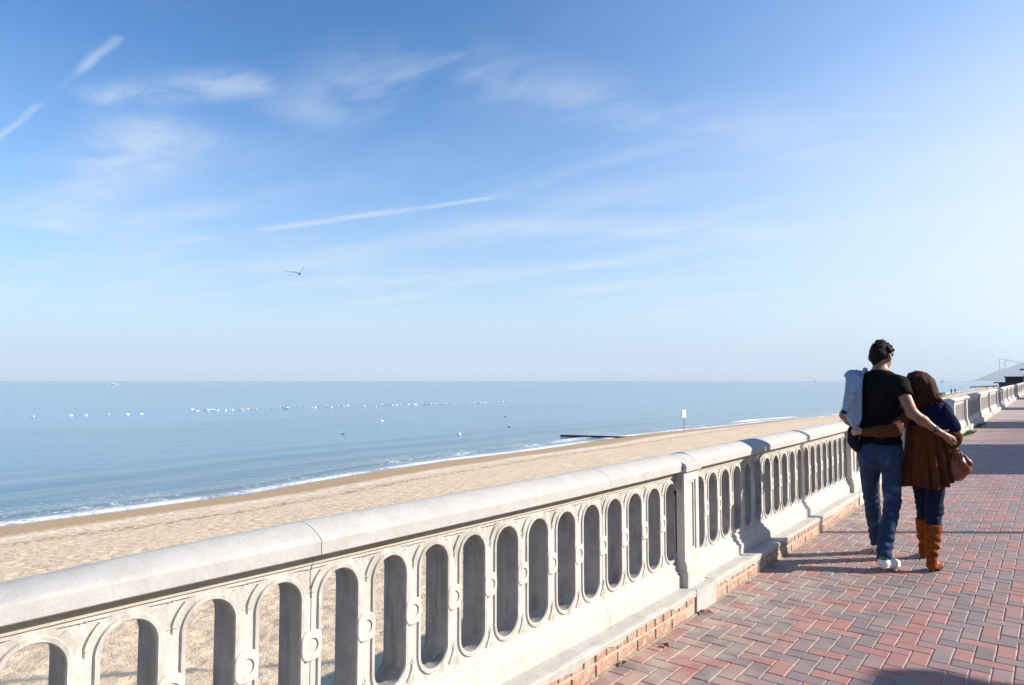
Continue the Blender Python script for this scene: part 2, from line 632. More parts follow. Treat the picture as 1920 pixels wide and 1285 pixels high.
# ------------------------------------------------------------------ sea
ds = [-3.0]
st = 0.10
while ds[-1] < 23000:
    ds.append(ds[-1] + st)
    if ds[-1] > 6:
        st *= 1.06
ds = np.array(ds)
vs = list(-np.geomspace(5000, 12, 40)) + list(np.arange(-11.5, 30, 0.35))
st = 0.35
while vs[-1] < 23000:
    st *= 1.025
    vs.append(vs[-1] + st)
vs = np.array(vs)
DD, VV = np.meshgrid(ds, vs, indexing='ij')
UU = shore(VV) - DD
seg = fbm(VV * 0.055 + 3.3, DD * 0 + 0.5, 3, 91)                     # where along the shore the wave is breaking
brk = np.clip((seg - 0.40) / 0.12, 0, 1)
wpos = 1.9 + 1.3 * (fbm(VV * 0.12, DD * 0, 3, 17) - 0.5)
ridge = 0.16 * (0.35 + 0.65 * brk) * np.exp(-((DD - wpos) / np.where(DD > wpos, 0.75, 0.30)) ** 2)
sw = 0.05 * np.sin((DD - 0.35 * np.sin(VV * 0.08)) * 1.35 + 2.0 * fbm(VV * 0.05, DD * 0.02, 2, 5)) * np.exp(-((DD - 8) / 7.0) ** 2)
sw2 = 0.045 * (fbm(UU * 0.28, VV * 0.11, 4, 44) - 0.5) * np.clip(DD / 6, 0, 1) * np.clip((260 - DD) / 150, 0, 1)
ZZ = SEA_Z + ridge + sw + sw2 + 0.012 * np.clip(-DD, 0, 1)
fcs = grid_faces(*UU.shape)
me = mesh('sea', np.stack([UU.ravel(), VV.ravel(), ZZ.ravel()], 1), fcs[:, ::-1], True)
for nm, arr in (('d', DD), ('crest', np.exp(-((DD - wpos + 0.25) / 0.55) ** 2) * brk)):
    at = me.attributes.new(nm, 'FLOAT', 'POINT')
    at.data.foreach_set('value', arr.ravel().astype(np.float32))


def sea_mat():
    m, T, b = principled('sea_water')
    co = T.new('ShaderNodeNewGeometry').outputs['Position']
    d = T.attr('d')
    crest = T.attr('crest')
    # colour of the water body: sandy and greenish in the shallows, blue further out
    big = T.noise(T.mapping(co, scale=(0.05, 0.02, 1)), 1.0, 5, 0.6)
    c = T.ramp(T.rng(d, 0.0, 60.0, smooth=False), [(0.0, (0.20, 0.20, 0.175)), (0.06, (0.130, 0.195, 0.220)), (0.22, (0.095, 0.195, 0.265)), (1.0, (0.105, 0.220, 0.325))])
    c = T.mix(T.rng(big, 0.45, 0.65, 0.0, 0.35), c, (0.055, 0.12, 0.17))
    lace = T.noise(T.mapping(co, scale=(2.6, 1.5, 1)), 1.7, 6, 0.72, 1.2)
    lace2 = T.noise(T.mapping(co, scale=(5.0, 2.4, 1)), 2.0, 5, 0.7, 0.6)
    edge = T.math('MULTIPLY', T.rng(d, -0.45, 0.0), T.rng(d, 1.0, 0.25))
    patch = T.noise(T.mapping(co, scale=(0.12, 0.16, 1)), 1.0, 4, 0.6)
    f1 = T.math('MULTIPLY', edge, T.rng(T.math('ADD', lace2, T.math('MULTIPLY', T.math('SUBTRACT', patch, 0.5), 0.9)), 0.38, 0.54))
    f2 = T.math('MULTIPLY', crest, T.rng(lace, 0.36, 0.54))
    f3 = T.math('MULTIPLY', T.math('MULTIPLY', T.rng(d, 0.2, 0.9), T.rng(d, 5.5, 2.0)), T.rng(T.math('ADD', lace, T.math('MULTIPLY', T.math('SUBTRACT', patch, 0.5), 0.6)), 0.57, 0.68, 0.0, 0.8))
    foam = T.math('MAXIMUM', T.math('MAXIMUM', f1, f2), f3)
    # the loose patches of foam by the groyne head
    foam = T.math('MINIMUM', foam, 0.97)
    c = T.mix(foam, c, (0.80, 0.81, 0.82))
    T.put(b.inputs['Base Color'], c)
    T.put(b.inputs['Roughness'], T.rng(foam, 0, 1, 0.16, 0.8))
    b.inputs['IOR'].default_value = 1.333
    w1 = T.noise(T.mapping(co, rot=(0, 0, R(14)), scale=(1.5, 0.42, 1)), 1.0, 5, 0.62, 0.4)
    w2 = T.noise(T.mapping(co, rot=(0, 0, R(-9)), scale=(0.30, 0.06, 1)), 1.0, 4, 0.55, 0.3)
    w3 = T.noise(T.mapping(co, rot=(0, 0, R(8)), scale=(0.05, 0.008, 1)), 1.0, 4, 0.5)
    h = T.math('ADD', T.math('MULTIPLY', w1, 0.22), T.math('ADD', T.math('MULTIPLY', w2, 0.75), T.math('MULTIPLY', w3, 2.0)))
    T.put(b.inputs['Normal'], T.bump(h, 0.42, 0.42))
    return m


sea = tag(obj('sea', me, sea_mat()), kind='structure')

# ------------------------------------------------------------------ promenade and its paving
prom = MB()
vv = np.concatenate([np.arange(-12, 30, 2.0), np.arange(30, 131, 5.0)])
rows = []
for v in vv:
    z = float(zg(v))
    rows.append([(WALL_U + float(off(v)), v, z - 0.007), (14.0, v, z - 0.007), (14.0, v, -2.6), (WALL_U + float(off(v)), v, -2.6)])
prom.loft(rows)
promenade = tag(prom.build('promenade', M_bed), kind='structure')
for p in promenade.data.polygons:
    pass

# herringbone: long joints run along the promenade, wide and full of pale sand; cross joints are tight
PU, PV = 0.0925, 0.1005
U0, V0 = -0.777, 4.494
PAVE_U1, PAVE_V0, PAVE_V1 = 2.6, 0.6, 31.0
FOOT = -1.886


def paver_shape(lu, lv, h=0.05, ch=0.0035):
    a, b = lu / 2, lv / 2
    vs_ = [(-a, -b, -h), (a, -b, -h), (a, b, -h), (-a, b, -h), (-a, -b, -ch), (a, -b, -ch), (a, b, -ch), (-a, b, -ch),
           (-a + ch, -b + ch, 0), (a - ch, -b + ch, 0), (a - ch, b - ch, 0), (-a + ch, b - ch, 0)]
    fs_ = [(8, 9, 10, 11)]
    for i in range(4):
        j = (i + 1) % 4
        fs_ += [(4 + i, 4 + j, 8 + j, 8 + i), (i, j, 4 + j, 4 + i)]
    return vs_, fs_


bricks = []
for i in range(-14, 40):
    for j in range(-60, 300):
        # V blocks stand at (i, j) when (j - i) % 4 == 0, two cells long; U blocks fill the other two cells
        k = (j - i) % 4
        if k == 0:
            bricks.append(('V', U0 + (i - 0.5) * PU, V0 + (j + 1.0) * PV))
        elif k == 3:
            bricks.append(('U', U0 + (i + 0.0) * PU, V0 + (j + 0.5) * PV))
near, rest = [], []
Fv = Vector((-math.sin(R(38.5)), math.cos(R(38.5)), 0))
Rv = Vector((math.cos(R(38.5)), math.sin(R(38.5)), 0))
for kind, u, v in bricks:
    hu = PU / 2 if kind == 'V' else PU
    hv = PV if kind == 'V' else PV / 2
    edge = FOOT + float(off(v))
    if u + hu < edge + 0.02 or v < PAVE_V0 or v > PAVE_V1 or u > PAVE_U1:
        continue
    cutu = max(0.0, edge - (u - hu))
    q = Vector((u, v, 0))
    dep = q.dot(Fv)
    sxp = 960 + 1280 * q.dot(Rv) / dep if dep > 0.5 else 9e9
    syp = 714 + 1280 * CAM_H / dep if dep > 0.5 else 9e9
    vis = -20 < sxp < 1945 and syp < 1310
    (near if vis else rest).append((dep, kind, u, v, cutu))
near.sort()
rest += near[300:]
near = near[:300]
JU, JV = 0.0068, 0.0020          # sand-filled long joints, tight cross joints
PM = {}
for kind, (lu, lv) in {'V': (PU - JU, 2 * PV - JV), 'U': (2 * PU - JU, PV - JV)}.items():
    PM[kind] = mesh('paver', *paver_shape(lu, lv))
    PM[kind].materials.append(M_paver)
for dep, kind, u, v, cutu in near:
    if cutu > 0.004:
        lu = (PU if kind == 'V' else 2 * PU) - JU - cutu
        lv = (2 * PV if kind == 'V' else PV) - JV
        if lu < 0.012:
            continue
        o = obj('paver', mesh('paver', *paver_shape(lu, lv)), M_paver, promenade)
        u += cutu / 2
    else:
        o = obj('paver', PM[kind], None, promenade)
    o.location = (u, v, float(zg(v)) + random.uniform(-0.0012, 0.0012))
    o.rotation_euler = (random.uniform(-.006, .006), random.uniform(-.006, .006), random.uniform(-.008, .008))
run_v, run_f, run_r = [], [], []
for dep, kind, u, v, cutu in rest:
    lu = (PU if kind == 'V' else 2 * PU) - JU - cutu
    lv = (2 * PV if kind == 'V' else PV) - JV
    if lu < 0.012:
        continue
    a, f = paver_shape(lu, lv, 0.03)
    z = float(zg(v)) + random.uniform(-0.0012, 0.0012)
    b0 = len(run_v)
    tx, ty = random.uniform(-.006, .006), random.uniform(-.006, .006)
    run_v += [(u + cutu / 2 + p[0], v + p[1], z + p[2] + p[0] * tx + p[1] * ty) for p in a]
    run_f += [tuple(b0 + i for i in q) for q in f]
    run_r += [random.random()] * len(f)
me = mesh('paver_run', run_v, run_f)
at = me.attributes.new('rnd', 'FLOAT', 'FACE')
at.data.foreach_set('value', run_r)
tag(obj('paver_run', me, M_paver_far, promenade), kind='stuff')
fp = MB()
vv = np.concatenate([np.arange(PAVE_V1 - 0.02, 130, 3.0)])
fp.loft([[(FOOT + float(off(v)), v, float(zg(v))), (14.0, v, float(zg(v))), (14.0, v, float(zg(v)) - .005), (FOOT + float(off(v)), v, float(zg(v)) - 0.005)] for v in vv])
fp.build('far_paving', M_farpave, promenade)
sp = MB()
sp.box((PAVE_U1 + 0.06, -12, -0.004), (14, PAVE_V1 - 0.03, 0.0))
# ------------------------------------------------------------------ balustrade
OA, OZ0, OZ1 = 0.0775, 0.328, 0.832
PITCH = 0.2450
PF, PB = -2.03, -2.16
ZC = (OZ0 + OZ1) / 2
HL = (OZ1 - OZ0) / 2 - OA
ZB, ZT = 0.290, 0.872


def unit_rays(narc, nside):
    px_, pz_, nx_, nz_ = [], [], [], []
    ct = math.atan2(ZT - ZC - HL, PITCH / 2)
    cb = math.atan2(ZC - HL - ZB, PITCH / 2)
    c1, c2 = (math.atan2(q - ZC - HL, PITCH / 2) for q in (.8555, .8575))
    xt = [R(q) for q in (2, 4, 5.5, 8.5, 10, 12, 16)] if narc > 10 else []
    top = sorted(list(np.linspace(0, math.pi, narc)[1:-1]) + xt + [math.pi - q for q in xt] + [ct, math.pi - ct] + ([c1, math.pi - c1, c2, math.pi - c2] if narc > 10 else []))
    bot = sorted(list(np.linspace(math.pi, 2 * math.pi, narc)[1:-1]) + [math.pi + cb, 2 * math.pi - cb])
    for z in np.linspace(-HL, HL, nside):
        px_.append(OA); pz_.append(z); nx_.append(1); nz_.append(0)
    for a in top:
        px_.append(OA * math.cos(a)); pz_.append(HL + OA * math.sin(a)); nx_.append(math.cos(a)); nz_.append(math.sin(a))
    for z in np.linspace(HL, -HL, nside):
        px_.append(-OA); pz_.append(z); nx_.append(-1); nz_.append(0)
    for a in bot:
        px_.append(OA * math.cos(a)); pz_.append(-HL + OA * math.sin(a)); nx_.append(math.cos(a)); nz_.append(math.sin(a))
    return map(np.array, (px_, pz_, nx_, nz_))


def make_unit(narc, nside, detail):
    px_, pz_, nx_, nz_ = unit_rays(narc, nside)
    n = len(px_)
    with np.errstate(divide='ignore', invalid='ignore'):
        sx_ = np.where(np.abs(nx_) > 1e-6, (PITCH / 2 - np.abs(px_)) / np.abs(nx_), 9)
        st_ = np.where(nz_ > 1e-6, (ZT - ZC - pz_) / nz_, 9)
        sb_ = np.where(nz_ < -1e-6, (ZB - ZC - pz_) / nz_, 9)
    smax = np.minimum(np.minimum(sx_, st_), sb_)
    rings = []                      # list of (n,3) arrays: x, z, depth
    if detail:
        prof = []
        for k in range(n):
            zend = ZC + pz_[k] + nz_[k] * smax[k]
            if nz_[k] > 0 and zend > 0.85755:
                a = (0.8555 - ZC - pz_[k]) / nz_[k]
                b = (0.8575 - ZC - pz_[k]) / nz_[k]
                if a > 0.0468:
                    s = [0, .004, .016, .0195, .034, .0442, .0458, a, b, smax[k]]
                else:
                    a2 = max(a, 0.0215)
                    s = [0, .004, .016, .0195, .0200, .0205, .0210, a2, max(b, a2 + .001), smax[k]]
            elif smax[k] > 0.0464:
                s = [0, .004, .016, .0195, .034, .0442, .0458] + list(np.linspace(.0458, smax[k], 4)[1:])
            else:
                s = [0, .004, .016, .0195] + list(np.linspace(.0195, smax[k], 7)[1:])
            prof.append(s)
        prof = np.array(prof).T
    else:
        prof = np.array([smax * f for f in (0, 0.45, 1.0)])
    for s in prof:
        x = px_ + nx_ * s
        z = pz_ + nz_ * s + ZC
        if detail:
            h = np.interp(s, [0, .004, .016, .0195], [.0015, .007, .007, 0.0])
            inV = (s > .0450) & (z > 0.757) & (z < 0.8565) & (st_ < 8)
            inL = (s > .0450) & (z < 0.400) & (z > 0.322)
            h = np.where(inV, -.008, h)
            h = np.where(inL, .006, h)
        else:
            h = np.interp(s, [0, 0.012, .024], [.004, .006, 0])
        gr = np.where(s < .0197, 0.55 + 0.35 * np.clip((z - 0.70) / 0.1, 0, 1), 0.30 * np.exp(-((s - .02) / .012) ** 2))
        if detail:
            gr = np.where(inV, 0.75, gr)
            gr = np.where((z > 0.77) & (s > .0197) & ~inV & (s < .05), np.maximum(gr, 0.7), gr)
        rings.append(np.stack([x, z, h, gr], 1))
    c = np.stack([px_, pz_ + ZC], 1)
    o = np.stack([px_ + nx_ * .005, pz_ + nz_ * .005 + ZC], 1)
    thick = PF - PB
    Z0 = np.zeros(n)
    jam = [np.column_stack([c, np.full(n, -.055), Z0]), np.column_stack([o, np.full(n, -.058), Z0]), np.column_stack([o, np.full(n, -thick), Z0])]
    backs = [np.column_stack([px_ + nx_ * smax, pz_ + nz_ * smax + ZC, np.full(n, -thick), Z0])]
    allr = list(reversed(rings)) + jam + backs
    m = len(allr)
    V = np.concatenate(allr)
    f = []
    for i in range(m - 1):
        for k in range(n):
            f.append((i * n + k, i * n + (k + 1) % n, (i + 1) * n + (k + 1) % n, (i + 1) * n + k))
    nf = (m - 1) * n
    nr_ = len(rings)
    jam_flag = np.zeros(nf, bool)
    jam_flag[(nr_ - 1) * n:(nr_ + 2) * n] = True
    return V, np.array(f), jam_flag


UNIT_HI = make_unit(27, 5, True)
UNIT_LO = make_unit(7, 2, False)


def panel_mesh(name, v0, v1, centers, unit):
    """a cast panel with oblong openings; plain strips fill what is left at both ends"""
    V, Fc, jf = unit
    vs_, fs_ = [], []
    b0 = 0
    ext = [2 * centers[0] - centers[1]] + list(centers) + [2 * centers[-1] - centers[-2]] if len(centers) > 1 else [centers[0] - PITCH, centers[0], centers[0] + PITCH]
    for q, c in enumerate(centers):
        kl, kr = (c - ext[q]) / PITCH, (ext[q + 2] - c) / PITCH
        x_ = V[:, 0] * np.where(V[:, 0] < 0, kl, kr)
        P_ = np.stack([PF + V[:, 2], c + x_, V[:, 1]], 1)
        P_[:, 1] = np.clip(P_[:, 1], v0, v1)
        vs_.append(P_)
        fs_.append(Fc + b0)
        b0 += len(P_)
    vs_ = np.concatenate(vs_)
    fs_ = np.concatenate(fs_).tolist()
    vs_ = vs_.tolist()
    lo, hi = (ext[0] + centers[0]) / 2, (ext[-1] + centers[-1]) / 2
    ngr = len(vs_)
    for a, b in ((v0, lo), (hi, v1)):
        if b - a > 0.002:
            k = len(vs_)
            vs_ += [(PF, a, ZB), (PF, b, ZB), (PF, b, ZT), (PF, a, ZT), (PB, a, ZB), (PB, b, ZB), (PB, b, ZT), (PB, a, ZT)]
            fs_ += [[k, k + 1, k + 2, k + 3], [k + 5, k + 4, k + 7, k + 6], [k, k + 3, k + 7, k + 4], [k + 1, k + 5, k + 6, k + 2]]
    me_ = mesh(name, bend(vs_), fs_)
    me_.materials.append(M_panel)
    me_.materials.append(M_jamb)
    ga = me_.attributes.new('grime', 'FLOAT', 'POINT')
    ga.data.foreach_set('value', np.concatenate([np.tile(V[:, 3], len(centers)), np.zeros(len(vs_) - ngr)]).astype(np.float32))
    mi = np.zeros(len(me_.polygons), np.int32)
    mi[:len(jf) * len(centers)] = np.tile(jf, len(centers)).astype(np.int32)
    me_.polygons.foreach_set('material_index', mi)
    return me_


def extrude_profile(name, prof, v0, v1, material, parent, step=0.5, smooth=False, jz=0.0, ends=True, rough=0.0, crest=False):
    n = max(2, int(math.ceil((v1 - v0) / step)) + 1)
    vv_ = np.linspace(v0, v1, n)
    mb = MB()
    rings = []
    for v in vv_:
        kc = float(np.interp(v, [.2, .6, 1.0, 1.5, 4.0], [.25, .42, .80, 1.0, 1.06])) if crest else 1.0
        rings.append([(p[0] + (random.uniform(-rough, rough) if rough else 0), v, (p[1] if p[1] < .958 else .958 + (p[1] - .958) * kc) + jz + (random.uniform(-rough, rough) if rough else 0)) for p in prof])
    mb.loft(rings, True, ends)
    mb.v = [tuple(p) for p in bend(mb.v)]
    me_ = mb.fixed(name, False)
    if smooth:
        me_.polygons.foreach_set('use_smooth', [True] * len(me_.polygons))
        me_.set_sharp_from_angle(angle=R(27))
    return obj(name, me_, material, parent)


UM = (PF + PB) / 2          # centre line of the wall


def sym(front):
    """profile given as front half (u, z) from bottom to top, mirrored to the sea side"""
    return front + [(2 * UM - u, z) for u, z in reversed(front)]


COPE = sym([(-1.978, .910), (-1.974, .914), (-1.974, .958), (-1.980, .968), (-1.998, .981), (-2.030, .998), (-2.065, 1.009), (-2.094, 1.012)])
DADO = sym([(-1.985, .153), (-1.985, .225), (-1.992, .234), (-2.000, .237), (-2.000, .252), (-2.010, .258), (-2.016, .270), (-2.016, .282), (-2.024, .2965)])
FRIEZE = sym([(-2.022, .8725), (-2.022, .9095)])
PIER_W = 0.235


def pier(v0, parent, hi=True):
    root = thing_part('pier', parent)
    v1 = v0 + PIER_W
    mb = MB()
    # base block, stepped moulding, shaft
    for (f, z0, z1, ex) in ((-1.938, .150, .250, .016), (-1.944, .250, .262, .011), (-1.950, .262, .300, .006), (-1.957, .300, .318, .002)):
        mb.box((f, v0 - ex, z0), (2 * UM - f, v1 + ex, z1))
    mb.v = [tuple(p) for p in bend(mb.v)]
    mb.build('pier_base', M_dado, root)
    mb = MB()
    f, b = -1.966, 2 * UM + 1.966
    if hi:
        # shaft with a sunk panel in two steps on the promenade face
        def ring(e, z0, z1, d):
            return [(f - d, v0 + e, z0), (f - d, v1 - e, z0), (f - d, v1 - e, z1), (f - d, v0 + e, z1)]
        rr = [ring(0, .318, .9095, 0), ring(.048, .375, .845, 0), ring(.048, .375, .845, .008), ring(.066, .393, .827, .008), ring(.066, .393, .827, .017)]
        mb.loft(rr, True, False)
        n = len(mb.v)
        mb.f.append((n - 4, n - 3, n - 2, n - 1))
        mb.add([(f, v0, .318), (f, v1, .318), (f, v1, .9095), (f, v0, .9095), (b, v0, .318), (b, v1, .318), (b, v1, .9095), (b, v0, .9095)],
               [(0, 3, 7, 4), (1, 5, 6, 2), (5, 4, 7, 6)])
    else:
        mb.box((f, v0, .318), (b, v1, .9095))
    mb.v = [tuple(p) for p in bend(mb.v)]
    mb.build('pier_shaft', M_panel, root)
    cope = sym([(-1.949, .9085), (-1.946, .912), (-1.946, .950), (-1.955, .962), (-1.985, .9745), (-2.030, .998), (-2.065, 1.006), (-2.094, 1.008)])
    extrude_profile('pier_cap', cope, v0 - .004, v1 + .004, M_coping, root, 0.5, True)
    # rendered foot that interrupts the brick plinth
    mb = MB()
    mb.box((-1.882, v0 - .010, -.02), (-2.31, v1 + .075, .149))
    mb.v = [tuple(p) for p in bend(mb.v)]
    mb.build('pier_foot', M_render, root)
    return root


def thing_part(name, parent):
    o = bpy.data.objects.new(name, None)
    o.empty_display_size = 0.1
    COL.objects.link(o)
    o.parent = parent
    return o


def boss_mesh():
    mb = MB()
    n = 36
    prof = [('s', 1.0, 0.0), ('s', 1.0, .0075), ('s', 0.93, .0092), ('c', .0262, .0092), ('c', .0250, .0040), ('c', .010, .0048)]
    rings = []
    for kind, r, h in prof:
        ring = []
        for k in range(n):
            a = 2 * math.pi * k / n
            c_, s_ = math.cos(a), math.sin(a)
            if kind == 's':
                q = (abs(c_) ** 3.2 + abs(s_) ** 3.2) ** (-1 / 3.2)
                ring.append((h, 0.0415 * r * q * c_, 0.052 * r * q * s_))
            else:
                ring.append((h, r * c_, r * s_))
        rings.append(ring)
    mb.loft(rings, True, False)
    c = len(mb.v)
    mb.v.append((.0048, 0, 0))
    base = (len(rings) - 1) * n
    mb.f += [(base + k, base + (k + 1) % n, c) for k in range(n)]
    return mb.fixed('boss')


BOSS = boss_mesh()
BOSS.materials.append(M_panel)


def balustrade_bay(root, va, vb, centers, joints, hi=True):
    """everything between two piers, va..vb; joints cut panels, dado and coping"""
    cuts = [va] + [j for j in joints if va < j < vb] + [vb]
    for a, b in zip(cuts[:-1], cuts[1:]):
        g = 0.0015 if hi else 0.0
        a2, b2 = a + g, b - g
        jz = random.uniform(-.0012, .0012)
        extrude_profile('coping', COPE, a2, b2, M_coping, root, 0.2 if a < 5 else 0.6, True, jz, crest=True)
        extrude_profile('dado', DADO, a2, b2, M_dado, root, 0.5)
        extrude_profile('frieze', FRIEZE, a2, b2, M_frieze, root, 0.5)
        cs = [c for c in centers if a <= c < b]
        if not cs:
            continue
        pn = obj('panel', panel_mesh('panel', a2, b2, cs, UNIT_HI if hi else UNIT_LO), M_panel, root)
        pn.data.shade_flat()
        if hi:
            pn.data.polygons.foreach_set('use_smooth', [True] * len(pn.data.polygons))
            pn.data.set_sharp_from_angle(angle=R(30))
            for c in cs:
                q_ = cs.index(c)
                bv = (c + cs[q_ + 1]) / 2 if q_ + 1 < len(cs) else c + 0.1215
                if bv + 0.045 > vb:
                    continue
                o = obj('boss', BOSS, None, pn, (PF + float(off(bv)) + .0003, bv, .592 + float(zg(bv))))
                o.rotation_euler = (0, 0, 0)


# near balustrade, from behind the camera to the gap hidden by the couple
bal = thing('balustrade', (0, 0, 0), 'pale cast concrete balustrade with oblong openings and rounded coping, running past the couple', 'balustrade')
PIERS = [-0.57, 4.318, 9.20, 14.08]
for p in PIERS:
    pier(p, bal)
c_a = [-0.290, -0.055, 0.180, 0.415, 0.650, 0.885, 1.122, 1.360, 1.599, 1.838, 2.070, 2.304, 2.536, 2.773, 3.011, 3.257, 3.504, 3.747, 3.994, 4.243]
c_a = [c for c in c_a if c - OA > PIERS[0] + PIER_W - 0.02]
balustrade_bay(bal, PIERS[0] + PIER_W, PIERS[1], c_a, [-0.53, 1.480, 3.380])
for k in (1, 2):
    s0 = PIERS[k] + 0.386
    cs = [s0 + 0.2462 * q for q in range(19)]
    balustrade_bay(bal, PIERS[k] + PIER_W, PIERS[k + 1], cs, [PIERS[k] + 2.23, PIERS[k] + 4.20])

# brick plinth under it, with a rough rendered ledge
def plinth(root, v0, v1, hi=True):
    pl = obj('brick_plinth', None, None, root) if False else None
    mb = MB()
    vv_ = np.arange(v0, v1 + 0.01, (v1 - v0) / max(2, int((v1 - v0) / 0.5)))
    mb.loft([[(-1.896, v, -.02), (-1.896, v, .128), (-2.31, v, .128), (-2.31, v, -.02)] for v in vv_])
    mb.v = [tuple(p) for p in bend(mb.v)]
    pl = mb.build('brick_plinth', M_mortar if hi else M_render, root)
    # ledge: sloped top, ragged lower lip
    n = int((v1 - v0) / (0.02 if hi else 0.3))
    rows_ = []
    for k in range(n + 1):
        v = v0 + (v1 - v0) * k / n
        rag = float(fbm(np.array(v * 7.0), np.array(0.3), 4, 63)) - 0.45
        lip = .112 - 0.085 * max(0.0, rag) + 0.012 * math.sin(v * 2.1)
        rows_.append([(-1.99, v, .1545), (-1.905, v, .1515 + .002 * math.sin(v * 9)), (-1.888, v, .147), (-1.8835, v, .138), (-1.886, v, max(.07, lip)), (-1.893, v, max(.07, lip) - .004), (-1.93, v, .10), (-2.31, v, .1), (-2.31, v, .1545)])
    mb = MB()
    mb.loft(rows_)
    mb.v = [tuple(p) for p in bend(mb.v)]
    mb.build('ledge', M_render, root, smooth=False)
    return pl


def brick_block(l, h, d=0.03):
    c = 0.004
    vs_ = []
    for x, e in ((-d, 0), (-c, 0), (0, c)):
        vs_ += [(x, -l / 2 + e, -h / 2 + e), (x, l / 2 - e, -h / 2 + e), (x, l / 2 - e, h / 2 - e), (x, -l / 2 + e, h / 2 - e)]
    fs_ = [(8, 9, 10, 11)]
    for r in (0, 1):
        for i in range(4):
            j = (i + 1) % 4
            fs_.append((4 * r + i, 4 * r + j, 4 * r + 4 + j, 4 * r + 4 + i))
    return mesh('brick', vs_, fs_)


BR_S, BR_H = brick_block(.208, .056), brick_block(.097, .052)
for m_ in (BR_S, BR_H):
    m_.materials.append(M_brick)
spans = [(-0.26, 4.306), (4.63, 9.188), (9.512, 14.068)]
for a, b in spans:
    pl = plinth(bal, a, b)
    if b < 2.0:
        continue
    v = max(a, 2.2) + 0.11
    while v < b - 0.10:
        o = obj('brick', BR_S, None, pl, (-1.8895 + float(off(v)) + random.uniform(-.002, .001), v, .032 + float(zg(v))))
        o.rotation_euler = (0, 0, random.uniform(-.01, .01))
        v += 0.219
    v = max(a, 2.2) + 0.055
    while v < b - 0.05:
        o = obj('brick', BR_H, None, pl, (-1.8895 + float(off(v)) + random.uniform(-.002, .001), v, .1005 + float(zg(v))))
        o.rotation_euler = (0, 0, random.uniform(-.012, .012))
        v += 0.109

# sand and grit blown into the angle between paving and plinth
mb = MB()
rows_ = []
vv = np.arange(2.2, 14.0, 0.03)
for v in vv:
    w_ = 0.008 + 0.075 * max(0.0, float(fbm(np.array(v * 2.3), np.array(1.7), 4, 77)) - 0.36)
    h_ = 0.002 + w_ * 0.22
    e = -1.889 + float(off(v))
    rows_.append([(e, v, h_ + float(zg(v))), (e + w_ * 0.5, v, h_ * 0.45 + .0015 + float(zg(v))), (e + w_, v, -.002 + float(zg(v))), (e, v, -.004 + float(zg(v)))])
mb.loft(rows_)
tag(mb.build('sand_drift', M_grit, promenade), kind='stuff')

# far balustrade beyond the gap in the wall
far = thing('balustrade', (0, 0, 0), 'distant stretch of the same balustrade, running from the handbag to the dark building', 'balustrade')
FP = [20.75, 24.0] + [24.0 + 4.95 * k for k in range(1, 20)]
for p in FP:
    pier(p, far, False)
for a, b in zip(FP[:-1], FP[1:]):
    n = int((b - a - PIER_W - 0.03) / PITCH)
    mid = (a + PIER_W + b) / 2
    cs = [mid + (q - (n - 1) / 2) * PITCH for q in range(n)]
    balustrade_bay(far, a + PIER_W, b, cs, [], False)
plinth(far, FP[0] + 0.32, FP[-1], False)

# retaining wall that carries promenade and balustrade above the sand
mb = MB()
vv = np.concatenate([np.arange(-12, 30, 1.5), np.arange(30, 131, 4.0)])
mb.loft([[(-2.30 + float(off(v)), v, -2.5), (-2.30 + float(off(v)), v, float(zg(v)) - .012), (-2.42 + float(off(v)), v, float(zg(v)) - .05), (-2.46 + float(off(v)), v, -2.5)] for v in vv])
rw = mb.build('retaining_wall', M_render)
tag(rw, 'low grey sea wall under the balustrade, facing the sand', 'wall')

